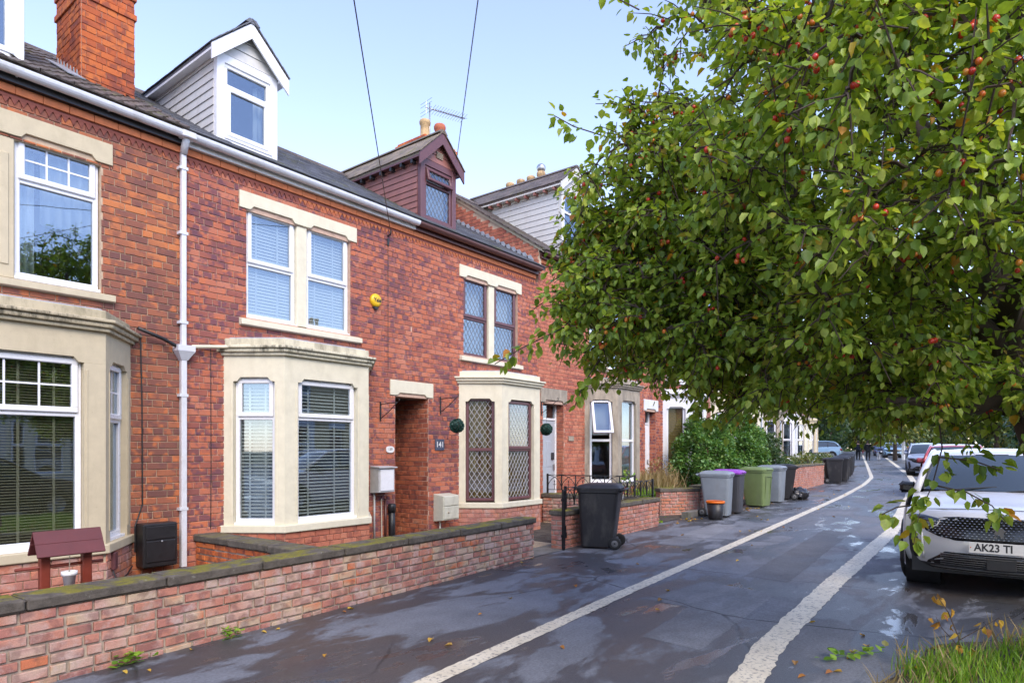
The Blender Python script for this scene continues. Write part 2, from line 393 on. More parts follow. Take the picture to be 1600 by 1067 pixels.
# ------------------------------------------------------------------ windows
def bars(m, u0, u1, w0, w1, t, v0, v1, M, c=.008):                    # four frame bars
    m.cbox(u0, u1, v0, v1, w0, w0 + t, c, M); m.cbox(u0, u1, v0, v1, w1 - t, w1, c, M)
    m.cbox(u0, u0 + t, v0 + .0007, v1 - .0007, w0 + t - c, w1 - t + c, c, M); m.cbox(u1 - t, u1, v0 + .0007, v1 - .0007, w0 + t - c, w1 - t + c, c, M)
def lattice(m, u0, u1, w0, w1, v, M, du=.095, dw=.15, r=.0045):
    wd = u1 - u0; hh = w1 - w0; sl = dw / du
    for sgn in (1, -1):
        k = -int(hh / dw) - 2
        while k < int(wd / du) + int(hh / dw) + 3:
            a = u0 + k * du; pts = []
            for (uu, ww) in ((a, w0), (a + sgn * hh / sl, w1)): pts.append((uu, ww))
            (ua, wa), (ub, wb) = pts
            lo, hi = 0.0, 1.0
            d = ub - ua
            if abs(d) > 1e-6:
                t0, t1 = sorted(((u0 - ua) / d, (u1 - ua) / d)); lo, hi = max(0, t0), min(1, t1)
            if hi - lo > .01:
                p = (ua + d * lo, v, wa + hh * lo); e = (ua + d * hi, v, wa + hh * hi)
                m.tube([p, e], r, 4, M, False)
            k += 1
def window(parent, M, u0, u1, w0, w1, v0=.07, mat='upvc', transom=.66, sash='top', grid=None, lead=False, blind=None, curtain=None,
           part=True, tilt=0.0, lsash=False, cill=True, prefix='window'):
    fm = M_[mat]; m = MB()
    bars(m, u0, u1, w0, w1, .055, v0, v0 + .07, M)
    wt = w0 + (w1 - w0) * transom if transom else None
    if wt: m.cbox(u0 + .05, u1 - .05, v0 + .002, v0 + .066, wt - .03, wt + .03, .006, M)
    if cill: m.cbox(u0 - .01, u1 + .01, v0 - .045, v0 + .02, w0 - .03, w0 + .006, .006, M)
    fr = m.build(prefix if part else prefix + '_frame', fm, parent)
    P = fr if part else parent
    lights = [(u0 + .055, u1 - .055, w0 + .055, (wt - .03) if wt else w1 - .055, 'low')]
    if wt: lights.append((u0 + .055, u1 - .055, wt + .03, w1 - .055, 'top'))
    for (a, b, c, d, which) in lights:
        Mx = M; vg = v0 + .03
        if (which == 'top' and sash) or (which == 'low' and lsash):
            ms = MB(); ex = .02; a2, b2, c2, d2 = a - ex, b + ex, c - ex, d + ex
            if tilt and which == 'top': Mx = M @ T((0, v0, d2)) @ RX(-tilt) @ T((0, -v0, -d2))
            bars(ms, a2, b2, c2, d2, .058, v0 - .022, v0 + .035, Mx)
            ms.build('sash', fm, P); a, b, c, d = a2 + .05, b2 - .05, c2 + .05, d2 - .05; vg = v0 + .008
        mg = MB(); mg.box(a, b, vg, vg + .004, c, d, Mx); pane = mg.build('pane', M_['glass'], P)
        if which == 'top' and grid:
            mgr = MB(); nx, nz = grid
            for i in range(1, nx): x = a + (b - a) * i / nx; mgr.box(x - .009, x + .009, vg - .006, vg + .009, c, d, Mx)
            for i in range(1, nz): z = c + (d - c) * i / nz; mgr.box(a, b, vg - .005, vg + .008, z - .009, z + .009, Mx)
            mgr.build('glazing_bar', fm, P, kind='stuff')
        if lead:
            ml = MB(); lattice(ml, a, b, c, d, vg - .003, Mx, lead[0], lead[1]); ml.build('lead_lattice', M_['leadl'] if lead[2:] else M_['leadd'], P, kind='stuff')
    if blind:
        bm_, step, tl, tapes = blind; mb = MB(); z = w0 + .05
        while z < w1 - .04:
            mb.box(u0 + .03, u1 - .03, -.024, .024, -.0018, .0018, M @ T((0, v0 + .095, z)) @ RX(tl)); z += step
        bl = mb.build('blind_slats', M_[bm_], P, kind='stuff')
        if tapes:
            mt = MB()
            for k in range(tapes):
                x = u0 + .06 + (u1 - u0 - .12) * (k + .35) / tapes + .03; mt.box(x - .012, x + .012, v0 + .066, v0 + .0675, w0 + .04, w1 - .04, M)
            mt.build('blind_tape', M_[bm_], P)
    if curtain:
        for (ca, cb, cw0, cw1, cmat, amp, wl_) in curtain:
            mc = MB(); n = max(8, int((cb - ca) / .02)); vs = []; fs = []
            for i in range(n + 1):
                u = ca + (cb - ca) * i / n; vv = v0 + .17 + amp * math.sin(u / wl_ * 6.28) + amp * .6 * math.sin(u / wl_ * 2.7 + 1)
                vs += [(u, vv, cw0), (u, vv, cw1), (u, vv + .006, cw1), (u, vv + .006, cw0)]
            for i in range(n):
                for k in range(4): fs.append((4*i+k, 4*i+4+k, 4*i+4+(k+1) % 4, 4*i+(k+1) % 4))
            mc.add(vs, fs, M, True); mc.build('curtain', M_[cmat], P)
    return fr
def shoulder(u0, u1, w0, w1, o0, o1, rise=.055, sh=.05):              # head stone with a raised, chamfered soffit
    return [(u0, w0), (o0, w0), (o0 + sh, w0 + .004), (o0 + sh + rise * .8, w0 + rise), (o1 - sh - rise * .8, w0 + rise), (o1 - sh, w0 + .004), (o1, w0), (u1, w0), (u1, w1), (u0, w1)]
def shoulder2(u0, u1, w0, w1, ops, rise=.055, sh=.05):
    p = [(u0, w0)]
    for o0, o1 in ops: p += [(o0, w0), (o0 + sh, w0 + .004), (o0 + sh + rise * .8, w0 + rise), (o1 - sh - rise * .8, w0 + rise), (o1 - sh, w0 + .004), (o1, w0)]
    return p + [(u1, w0), (u1, w1), (u0, w1)]
# ------------------------------------------------------------------ house pieces; local frame: x along the street, y inward, z up
def bay(house, W, xl, xr, st, std, brick, mortar, win, z0=.56, run=.5, prj=.64, zt=3.105, plinth=30, faces=(0, 1, 2), zh=2.59):
    P = [(xl, 0), (xl + run, -prj), (xr - run, -prj), (xr, 0)]
    m = MB(); dz = zt - 3.105
    b = None; heads = []
    for k in range(3):
        M, L = fM(P[k], P[k+1]); mg = .135 if k != 1 else .2
        o0, o1 = mg, L - mg
        e0 = 0 if k == 0 else -.03; e1 = L if k == 2 else L + .03
        ov = .002 * k
        m.prism([(0, z0 + .1), (o0, z0 + .1), (o0, zh - .05), (0, zh - .05)], 0 + ov, .13, M)
        m.prism([(o1, z0 + .1), (L, z0 + .1), (L, zh - .05), (o1, zh - .05)], 0 + ov, .13, M)
        m.prism(shoulder(0, L, zh - .05, 2.875 + dz, o0, o1), 0 + ov, .13, M)
        m.cbox(o0 - .035, o0 - .015, -.004, .01, z0 + .22, zh - .12, .004, M); m.cbox(o1 + .015, o1 + .035, -.004, .01, z0 + .22, zh - .12, .004, M)
        heads.append((M, L, o0, o1))
    b = m.build('bay', st, house, bevel=.008)
    # sill, cornice and blocking course follow the canted plan
    def ring(name, mat, offs, z_a, z_b, bev=.008):
        mm = MB()
        def off(d):
            pts = []
            t = math.atan2(prj, run)
            k_ = d / math.tan((math.pi - t) / 2) if False else d * math.tan(t / 2)
            return [(xl - d / math.sin(t), 0.0), (xl + run - k_, -prj - d), (xr - run + k_, -prj - d), (xr + d / math.sin(t), 0.0)]
        a = off(offs)
        mm.prism([(a[0][0], .02), a[1], a[2], (a[3][0], .02)], z_a, z_b, None, 'xy'); return mm.build(name, mat, b, bevel=bev)
    ring('bay_sill', st, .045, z0, z0 + .1, .012)
    ring('cornice', std, .045, 2.875 + dz, 2.915 + dz); sk = M_['streak_a'] if std is M_['stone_ad'] else M_['streak_b'] if std is M_['stone_bd'] else std
    ring('cornice', sk, .08, 2.9155 + dz, 2.965 + dz, .015); ring('cornice', sk, .11, 2.9655 + dz, 3.0 + dz, .01)
    ring('blocking_course', std, .0, 3.0005 + dz, zt); ring('lead_roof', M_['lead'], -.05, zt + .0005, zt + .02)
    # brick plinth
    mp = MB()
    for k in range(3):
        M, L = fM(P[k], P[k+1]); mp.prism([(0, -.05), (L, -.05), (L, z0), (0, z0)], .004, .12, M)
    mp.build('plinth', mortar, b)
    rects = []
    for k in range(3):
        M, L = fM(P[k], P[k+1]); rr = brick_rows(0, L, -.05, z0 - .005, bond='flem', rng=rnd); place_bricks(b, W, rr, M, brick, plinth // 3, name='brick', rest='brick_courses')
    for k, wd in enumerate(win):
        if wd is None: continue
        M, L, o0, o1 = heads[k]
        window(b, M, o0 + .002, o1 - .002, z0 + .125, zh + .02, part=False, **wd)
    mf = MB(); mf.prism([P[0], P[1], P[2], P[3]], z0 - .03, z0 - .02, None, 'xy'); mf.build('window_board', M_['inside'], b)
    return b
def lintel2(house, st, x0, x1, zl, zt, ops):
    m = MB(); m.prism(shoulder2(x0, x1, zl, zt, ops), -.03, .12); return m.build('lintel', st, house, bevel=.006)
def sill(house, st, x0, x1, z0, z1):
    m = MB(); m.prism([(-.075, z0 + .01), (-.075, z1 - .012), (.10, z1 + .01), (.10, z0)], x0, x1, None, 'yz'); return m.build('sill', st, house, bevel=.006)
def utile():
    m = MB(); m.add([(-.5,-.5,0),(.5,-.5,0),(.5,.5,0),(-.5,.5,0),(-.5,-.5,1),(.5,-.5,1),(.5,.5,.15),(-.5,.5,.15)],
                    [(4,5,6,7),(0,1,5,4),(1,2,6,5),(3,0,4,7)]); return m
def upan():                                                            # double-roll tile
    m = MB(); n = 8; vs = []; fs = []
    for y, h in ((-.5, 1.0), (.5, .1)):
        for i in range(n + 1):
            x = -.5 + i / n; vs.append((x, y, h + 1.1 * max(0, math.cos((x * 2) * 2 * math.pi)) * (1 if y < 0 else .9)))
    for i in range(n): fs.append((i, i + 1, n + 2 + i, n + 1 + i))
    k = len(vs)
    for i in range(n + 1): vs.append((-.5 + i / n, -.5, 0))
    for i in range(n): fs.append((k + i, k + i + 1, i + 1, i))
    m.add(vs, fs); return m
UT, UP = utile(), upan()
_tm = {}
def tile_mesh(mat, pan):
    key = (mat.name, pan)
    if key not in _tm:
        s = UP if pan else UT; me = s.mesh('tile'); me.materials.append(mat); _tm[key] = me
    return _tm[key]
def roof(house, W, x0, x1, ze, ye, yr, pitch, mat, holes=(), tw=.25, te=.2, limit=300, pan=False, ydeep=None, over=0.0, rid='clay', gable=None):
    t = math.tan(pitch); zr = ze + (yr - ye) * t; th = .07
    yb = yr + (yr - ye)
    m = MB(); m.prism([(ye, ze), (yr, zr), (yb, ze), (yb - .02, ze - th), (yr, zr - th - .01), (ye + .02, ze - th)], x0, x1, None, 'yz')
    ro = m.build('roof', mat, house)
    L = (yr - ye) / math.cos(pitch); n = int(L / te); te = L / n; nx = max(1, int(round((x1 - x0) / tw))); tw2 = (x1 - x0) / nx
    me = tile_mesh(mat, pan); base = UP if pan else UT; rest = MB(); cnt = 0
    Mr = T((0, ye, ze + .004)) @ RX(pitch)
    tiles = []
    for i in range(n):
        for j in range(nx + (i % 2)):
            xa = x0 + (j - .5 * (i % 2)) * tw2; xb = xa + tw2; xa, xb = max(xa, x0), min(xb, x1)
            if xb - xa < .03: continue
            yc = (i + .5) * te * math.cos(pitch) + ye; xc = (xa + xb) / 2
            if any(a < xc - tw2 * .3 and xc + tw2 * .3 < b and c < yc < d for a, b, c, d in holes): continue
            tiles.append((xa, xb, i))
    def key(tl):
        q = proj(W @ Vector(((tl[0]+tl[1])/2, ye + tl[2]*te*math.cos(pitch), ze + tl[2]*te*math.sin(pitch)))); return q[2] if -30 < q[0] < 1630 and -40 < q[1] < 1100 else 1e6 + q[2]
    tiles.sort(key=key)
    for k, (xa, xb, i) in enumerate(tiles):
        X = Mr @ T(((xa+xb)/2, (i + .5) * te - .012, rnd.uniform(0, .003))) @ RZ(rnd.uniform(-.012,.012)) @ RX(rnd.uniform(-.008,.008)) @ Matrix.Diagonal((xb - xa - .006, te + .03, .016 if pan else .011, 1))
        if k < limit:
            o = bpy.data.objects.new('tile', me); COL.objects.link(o); o.parent = ro; o.matrix_local = X
        else: rest.add(base.v, base.f, X)
    # far slope, never seen from the street: plain courses
    for i in range(n): rest.box(x0, x1, -.5 * te, .5 * te, 0, .012, T((0, yb, ze + .006)) @ RZ(math.pi) @ RX(pitch) @ T((-(x0 + x1), (i + .5) * te, 0)) @ RX(R(-1.5)))
    rest.build('tile_courses', mat, ro, kind='stuff')
    nr = int((x1 - x0) / .45)
    for i in range(nr):
        a = x0 + (x1 - x0) * i / nr; b = x0 + (x1 - x0) * (i + 1) / nr
        mr = MB(); mr.prism([(yr - .13, zr - .06), (yr - .08, zr + .015), (yr, zr + .055), (yr + .08, zr + .015), (yr + .13, zr - .06)], a + .003, b - .003, None, 'yz'); mr.build('ridge_tile', M_['tile'], ro)
    return ro, zr
def shell(house, x0, x1, zt, yr, zr, yb, mat, left=True, right=True):
    m = MB(); m.box(x0 + .01, x1 - .01, yb - .25, yb, -.3, zt); m.build('rear_wall', mat, house)
    for on, x in ((left, x0), (right, x1)):
        if on:
            m = MB(); m.prism([(.23, -.3), (yb - .25, -.3), (yb - .25, zt - .1), (yr, zr - .12), (.23, zt - .1)], (x if x == x0 else x - .08), (x + .08 if x == x0 else x), None, 'yz'); m.build('party_wall', mat, house)
    m = MB(); m.box(x0, x1, .22, yb - .26, -.12, -.06); m.build('floor', M_['inside'], house)
    m = MB(); m.box(x0 + .09, x1 - .09, .235, yb - .26, 2.95, 3.1); m.build('upper_floor', M_['inside'], house)
    m = MB(); m.box(x0 + .09, x1 - .09, 3.4, 3.5, -.05, zt - .1); m.build('inner_wall', M_['inside'], house)
def eaves(house, x0, x1, z, gmat, dent, dmat, split=None, dark=False):
    # corbelled course, dentil band, fascia, half-round gutter with brackets
    m = MB(); n = int((x1 - x0) / .235)
    for i in range(n):
        a = x0 + (x1 - x0) * i / n; b = x0 + (x1 - x0) * (i + 1) / n; m.cbox(a + .002, b - .002, -.045, .10, z - .20, z - .115, .004)
    m.build('corbel_course', dmat[1], house, kind='stuff')
    m = MB(); m.box(x0, x1, -.02, .1, z - .238, z - .202); m.build('string_course', dmat[0], house)
    segs = [(x0, x1, dmat[0])] if split is None else [(x0, split, dmat[0]), (split, x1, dmat[1])]
    for a, b, mt in segs:
        m = MB(); k = int((b - a) / .075)
        for i in range(k):
            c = a + (b - a) * (i + .5) / k; m.prism([(c - .034, z - .24), (c + .034, z - .24), (c, z - .305)], -.022, .02)
        m.box(a, b, -.004, .1, z - .31, z - .24)
        m.build('dentil_course', mt, house, kind='stuff')
    m = MB(); m.box(x0, x1, -.10, .10, z - .113, z + .0); m.build('fascia', M_['blackm'] if dark else (M_['upvc_d'] if gmat is M_['gutw'] else gmat), house)
    m = MB(); prof = []; r = .062; yc, zc = -.165, z + .0
    for i in range(9): a = math.pi + math.pi * i / 8; prof.append((yc + r * math.cos(a), zc + r * math.sin(a)))
    prof += [(yc + r, zc + .012), (yc + r - .008, zc + .012)] + [(yc + (r - .006) * math.cos(math.pi + math.pi * i / 8), zc + (r - .006) * math.sin(math.pi + math.pi * i / 8)) for i in range(8, -1, -1)] + [(yc - r + .008, zc + .012), (yc - r, zc + .012)]
    m.prism(prof, x0, x1, None, 'yz'); g = m.build('gutter', gmat, house)
    x = x0 + .35
    while x < x1:
        mb = MB(); mb.prism([(yc + (r + .006) * math.cos(math.pi + math.pi * i / 8), zc + .004 + (r + .006) * math.sin(math.pi + math.pi * i / 8)) for i in range(9)] , x - .02, x + .02, None, 'yz'); mb.box(x - .008, x + .008, yc + r - .03, -.098, z - .05, z - .02)
        mb.build('gutter_bracket', gmat, g); x += .85
    return g
def frontwall(house, W, x0, x1, zb, zt, ops, excl, brick, mortar, limit, seed, bond='garden'):
    m = MB(); wall_sheet(m, x0, x1, zb, zt, ops, .22); wl_ = m.build('wall', mortar, house)
    r2 = random.Random(seed); rr = brick_rows(x0, x1, zb, zt, excl=list(ops) + list(excl), rng=r2, bond=bond)
    place_bricks(wl_, W, rr, I4, brick, limit, rng=r2); return wl_
def chimney(house, W, x0, x1, y0, y1, zb, zt, brick, mortar, pots, limit=50, bands=4):
    m = MB(); m.box(x0, x1, y0, y1, zb, zt - .3); ch = m.build('chimney', mortar, house)
    corners = [(x0, y1), (x0, y0), (x1, y0), (x1, y1)]
    for k in range(4):
        M, L = fM(corners[k], corners[(k + 1) % 4]); rr = brick_rows(0, L, zb, zt - .3, bond='flem', course=.082, sl=.23, gap=.006); place_bricks(ch, W, rr, M, brick, limit if k in (0, 1) else 0, jit=.003)
    for i, (d, za, zb_) in enumerate([(.03, -.55, -.47), (.03, -.30, -.22), (.06, -.22, -.14), (.09, -.14, -.06), (.05, -.06, 0)][:bands + 1]):
        mm = MB(); a, b = x0 - d, x1 + d
        n = max(2, int((b - a) / .22))
        for j in range(n): mm.cbox(a + (b - a) * j / n + .003, a + (b - a) * (j + 1) / n - .003, y0 - d, y0 + .1, zt + za + .003, zt + zb_ - .003, .004)
        n2 = max(2, int((y1 - y0) / .22)); c0, c1 = y0 + .1, y1 + d
        for j in range(n2):
            mm.cbox(a, a + .12, c0 + (c1 - c0) * j / n2 + .003, c0 + (c1 - c0) * (j + 1) / n2 - .003, zt + za + .003, zt + zb_ - .003, .004)
            mm.cbox(b - .12, b, c0 + (c1 - c0) * j / n2 + .003, c0 + (c1 - c0) * (j + 1) / n2 - .003, zt + za + .003, zt + zb_ - .003, .004)
        mm.box(x0 + .01, x1 - .01, y0 + .01, y1 - .01, zt + za, zt + zb_ - .004)
        mm.build('corbel_band', brick, ch, kind='stuff')
    for (px, py, h, r, mt) in pots:
        mp = MB(); mp.lathe([(r, 0), (r * 1.02, h * .15), (r * .86, h * .2), (r * .84, h * .75), (r * 1.0, h * .8), (r * 1.05, h * .92), (r * .9, h), (r * .7, h), (r * .66, h * .5)], 16, T((px, py, zt)), False); mp.build('chimney_pot', M_[mt], ch)
    return ch
def dormer(house, W, x0, x1, yf, zb, ze, za, pitch, yroof0, zroof0, wmat, pmat, fmat, tmat, win, oh=.11, fo=.11, rafters=False, npl=10, extra=None):
    t = math.tan(pitch); yb = lambda z: yroof0 + (z - zroof0) / t
    m = MB()                                                           # structure: posts and head round the window, dark core
    m.cbox(x0, x0 + .11, yf - .012, yf + .08, zb, ze, .006); m.cbox(x1 - .11, x1, yf - .012, yf + .08, zb, ze, .006)
    m.cbox(x0 + .10, x1 - .10, yf - .010, yf + .08, ze - .12, ze, .006); m.cbox(x0 + .10, x1 - .10, yf - .02, yf + .08, zb - .04, zb + .06, .006)
    do = m.build('dormer', M_[fmat], house)
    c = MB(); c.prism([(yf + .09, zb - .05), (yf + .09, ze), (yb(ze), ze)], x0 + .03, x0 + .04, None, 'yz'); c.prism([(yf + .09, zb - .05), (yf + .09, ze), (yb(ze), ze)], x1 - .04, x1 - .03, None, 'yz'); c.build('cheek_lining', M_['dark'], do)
    hpl = (ze - zb) / npl
    for side in (0, 1):
        for i in range(npl):
            z0, z1 = zb + i * hpl, zb + (i + 1) * hpl; xa = x0 if side == 0 else x1; s = -1 if side == 0 else 1
            a, b = yb(z0), yb(z1)
            vs = [(xa + s*.012, yf + .082, z0), (xa + s*.012, max(a, yf + .09), z0), (xa + s*.0, b, z1 - .006), (xa + s*.0, yf + .082, z1 - .006)]
            vs += [(p[0] - s*.022, p[1], p[2]) for p in vs]
            mm = MB(); mm.add(vs, [(0,1,2,3),(7,6,5,4),(0,4,5,1),(1,5,6,2),(2,6,7,3),(3,7,4,0)]); mm.build('plank', M_[pmat], do)
    xm = (x0 + x1) / 2; hw = (x1 - x0) / 2; sl = (za - ze) / (hw + oh); npg = 3
    for i in range(npg):                                               # gable boards
        z0 = ze + (za - .12 - ze) * i / npg; z1 = ze + (za - .12 - ze) * (i + 1) / npg
        w0 = max(.01, hw * (1 - (z0 - ze) / (za - .12 - ze))); w1 = max(.004, hw * (1 - (z1 - ze) / (za - .12 - ze)))
        mm = MB(); mm.add([(xm-w0, yf-.012, z0), (xm+w0, yf-.012, z0), (xm+w1, yf, z1-.005), (xm-w1, yf, z1-.005), (xm-w0, yf+.03, z0), (xm+w0, yf+.03, z0), (xm+w1, yf+.03, z1-.005), (xm-w1, yf+.03, z1-.005)],
                          [(0,1,2,3),(7,6,5,4),(0,4,5,1),(1,5,6,2),(2,6,7,3),(3,7,4,0)]); mm.build('gable_plank', M_[pmat], do)
    e = hw + oh; zl = ze + .02                                          # roof slopes
    for s in (-1, 1):
        mm = MB(); yfr = yf - fo
        y_e, y_r = yb(zl) + .05, yb(za) + .02
        vs = [(xm, yfr, za), (xm + s*e, yfr, zl), (xm + s*e, y_e, zl), (xm, y_r, za)]
        vs += [(p[0], p[1], p[2] - .05) for p in vs]
        mm.add(vs, [(0,1,2,3),(7,6,5,4),(0,4,5,1),(1,5,6,2),(2,6,7,3),(3,7,4,0)]); dr = mm.build('dormer_roof', M_[tmat], do)
        tm = MB(); n = 6; ang = math.atan2(za - zl, e); L = math.hypot(e, za - zl)
        for i in range(n):
            f0 = i / n; zz = zl + (za - zl) * f0; y1_ = yb(zz) + .03; nn = max(2, int((y1_ - yfr) / .2))
            for j in range(nn):
                q0 = yfr - .03 + (y1_ - yfr) * j / nn; q1 = yfr - .03 + (y1_ - yfr) * (j + 1) / nn
                Mx = T((xm + s * e * (1 - f0), (q0 + q1) / 2, zz + .004 + rnd.uniform(0, .006))) @ RY(ang if s > 0 else -ang)
                Ls = L / n + .03
                tm.cbox(*((-Ls, .02) if s > 0 else (-.02, Ls)), -(q1 - q0) / 2 + .003, (q1 - q0) / 2 - .003, .0, .014, .003, Mx @ RY((R(2.2) if s > 0 else R(-2.2))))
        tm.build('dormer_tiles', M_[tmat], dr, kind='stuff')
        bb = MB(); vd = .21
        bb.add([(xm, yfr-.005, za-.012), (xm+s*(e+.01), yfr-.005, zl-.02), (xm+s*(e+.01), yfr-.005, zl-.02-vd), (xm, yfr-.005, za-.012-vd),
                (xm, yfr+.022, za-.012), (xm+s*(e+.01), yfr+.022, zl-.02), (xm+s*(e+.01), yfr+.022, zl-.02-vd), (xm, yfr+.022, za-.012-vd)],
               [(0,1,2,3),(7,6,5,4),(0,4,5,1),(1,5,6,2),(2,6,7,3),(3,7,4,0)]); bb.build('bargeboard', M_[fmat], do)
        sf = MB(); sf.box(min(xm+s*e, xm+s*hw), max(xm+s*e, xm+s*hw), yfr + .03, yb(zl) - .05, zl - .085, zl - .052); sf.build('soffit', M_[fmat], do)
        if rafters:
            yy = yf + .1
            while yy < yb(zl) - .1:
                mm = MB(); mm.box(min(xm+s*(e-.005), xm+s*(hw+.01)), max(xm+s*(e-.005), xm+s*(hw+.01)), yy, yy + .05, zl - .15, zl - .086); mm.build('rafter_end', M_[rafters], do); yy += .28
    nr = 5; yr1 = yb(za)
    mm = MB(); mm.prism([(xm - .11, za - .03), (xm - .05, za + .035), (xm + .05, za + .035), (xm + .11, za - .03)], yf - fo - .02, yr1, None); mm.build('dormer_ridge', M_[tmat], do)
    window(do, T((0, yf, 0)), x0 + .105, x1 - .105, zb + .055, ze - .115, v0=.012, mat=wmat, part=False, **win)
    ap = MB(); ap.box(x0 - .05, x1 + .05, yf - .2, yf - .005, zb - .045, zb - .036, T((0, 0, 0))); 
    fl = MB(); fl.prism([(yf, zb - .03), (yb(ze), ze - .03), (yb(ze), ze + .0), (yf, zb + .0)], x0 - .03, x0 - .013, None, 'yz'); fl.prism([(yf, zb - .03), (yb(ze), ze - .03), (yb(ze), ze + .0), (yf, zb + .0)], x1 + .013, x1 + .03, None, 'yz'); fl.build('flashing', M_['lead'], do)
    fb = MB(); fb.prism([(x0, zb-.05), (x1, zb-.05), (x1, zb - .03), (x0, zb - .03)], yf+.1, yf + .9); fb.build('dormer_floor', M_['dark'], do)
    return do
M_['blindt'] = plain('tan_blind', (.46,.40,.27), .6, var=.08)
M_['doorg'] = plain('grey_door_paint', (.42,.46,.50), .4, var=.05)
FY = 8.18; PITCH = R(30.3)
ZE = 5.56; YE = -.20; YRL = 2.77                          # eaves height, eaves line and ridge line (local y)
def roofz(y): return ZE + (y - YE) * math.tan(PITCH)
def terrace(name, X0, X1, label, base=0.0):
    o = empty(name, (X0, FY, base), 0, label, 'house'); return o, T((X0, FY, base)), X1 - X0
# ---- house A: beige bay, brown brick
hA, WA, wA = terrace('terraced_house', -0.8, 3.80, 'brown brick terraced house with beige bay window beside white downpipe')
x = lambda X: X + 0.8
opsA = [(x(1.13), x(2.91), 3.415, 4.86), (x(.93), x(3.13), .5, 2.95)]
lintel2(hA, M_['stone_a'], x(1.02), x(3.024), 4.89, 5.13, [(x(1.13), x(1.93)), (x(2.11), x(2.906))])
sill(hA, M_['stone_a'], x(1.0), x(3.04), 3.32, 3.412)
m = MB(); m.cbox(x(1.93), x(2.11), .0, .14, 3.413, 4.889, .01); m.cbox(x(1.98), x(2.06), -.012, .02, 3.55, 4.7, .008); m.build('mullion', M_['stone_a'], hA)
for a, b in ((1.135, 1.925), (2.115, 2.902)):
    window(hA, I4, x(a), x(b), 3.45, 4.95, v0=.05, transom=.68, sash='top', lsash=False, grid=(3, 2), curtain=[(x(a) + .02, x(a) + .22, 3.46, 4.9, 'curtain', .018, .07), (x(a) + .27, x(b) - .03, 4.1, 4.9, 'curtain', .02, .10)])
frontwall(hA, WA, 0, wA, -.1, 5.26, opsA, [(x(1.02), x(3.024), 4.89, 5.13), (x(1.0), x(3.04), 3.32, 3.412), (x(.93), x(3.13), 2.95, 3.02)], M_['brick_a'], M_['mortar'], 220, 11)
bay(hA, WA, x(.81), x(3.23), M_['stone_a'], M_['stone_ad'], M_['brick_gw2'], M_['mortar'],
    [dict(transom=.67, grid=(2, 2)), dict(transom=.69, grid=(3, 2), blind=('blindt', .028, R(18), 3)), dict(transom=.67, grid=(2, 2), blind=('blindt', .028, R(18), 1))])
eaves(hA, 0, wA, ZE - .05, M_['gutw'], None, (M_['terrd'], M_['terr']), dark=True)
roA, zr = roof(hA, WA, 0, wA, ZE, YE, YRL, PITCH, M_['tile'], holes=[(x(1.35), x(2.25), .1, 2.3), (x(3.0), x(3.58), .85, 1.65)], tw=.3, te=.27, pan=True)
shell(hA, 0, wA, 5.5, YRL, zr, 5.7, M_['mortar'])
chimney(hA, WA, x(3.0), x(3.60), .86, 1.68, 5.9, 7.75, M_['brick_ch'], M_['mortar_r'], [(x(3.16), 1.1, .5, .12, 'potr'), (x(3.43), 1.1, .45, .12, 'potb')], 40)
m = MB()                                                   # toothed lead soaker at the chimney foot
for i in range(7):
    y = .9 + i * .11; z = roofz(y); m.prism([(y, z + .0), (y + .05, z + .13), (y + .10, z + .06)], x(3.0) - .02, x(3.0) - .012, None, 'yz')
m.box(x(3.0) - .2, x(3.0) - .01, .8, 1.7, 0, .012, T((0, 0, roofz(0) + .03)) @ RX(PITCH)); m.build('flashing', M_['lead'], hA)
dormer(hA, WA, x(1.33), x(2.25), .22, 5.80, 6.95, 7.5, PITCH, YE, ZE, 'upvc', 'upvc_d', 'upvc', 'slate', dict(transom=.72, sash=None))
# square downpipe between A and B with hopper and branch pipes
m = MB(); m.cbox(x(3.77), x(3.838), -.085, -.018, .2, 2.76, .006); m.cbox(x(3.774), x(3.834), -.082, -.021, 2.92, 5.47, .006); dp = m.build('downpipe', M_['gutw'], hA)
m = MB(); m.add([(x(3.765), -.09, 2.75), (x(3.845), -.09, 2.75), (x(3.845), -.01, 2.75), (x(3.765), -.01, 2.75), (x(3.70), -.15, 2.86), (x(3.91), -.15, 2.86), (x(3.91), -.005, 2.86), (x(3.70), -.005, 2.86), (x(3.70), -.15, 2.93), (x(3.91), -.15, 2.93), (x(3.91), -.005, 2.93), (x(3.70), -.005, 2.93)],
      [(3,2,1,0),(0,1,5,4),(1,2,6,5),(2,3,7,6),(3,0,4,7),(4,5,9,8),(5,6,10,9),(6,7,11,10),(7,4,8,11),(8,9,10,11)]); m.build('hopper', M_['gutw'], dp)
for z in (.9, 2.3, 3.2, 4.3, 5.1):
    m = MB(); m.box(x(3.745), x(3.85), -.09, 0, z, z + .035); m.build('pipe_bracket', M_['gutw'], dp)
m = MB(); m.tube([(x(3.80), -.165, 5.47), (x(3.803), -.10, 5.40), (x(3.804), -.06, 5.30)], .045, 8); m.cbox(x(3.72), x(3.89), -.235, -.095, 5.45, 5.53, .01); m.build('gutter_outlet', M_['gutw'], dp)
m = MB(); m.tube([(x(3.25), -.13, 3.06), (x(3.55), -.09, 2.98), (x(3.74), -.08, 2.90)], .022, 6); m.build('branch_pipe', M_['black'], dp)
m = MB(); m.tube([(x(4.55), -.30, 3.00), (x(4.3), -.1, 2.975), (x(3.9), -.08, 2.93)], .024, 6); m.build('branch_pipe', M_['stone_b'], dp)
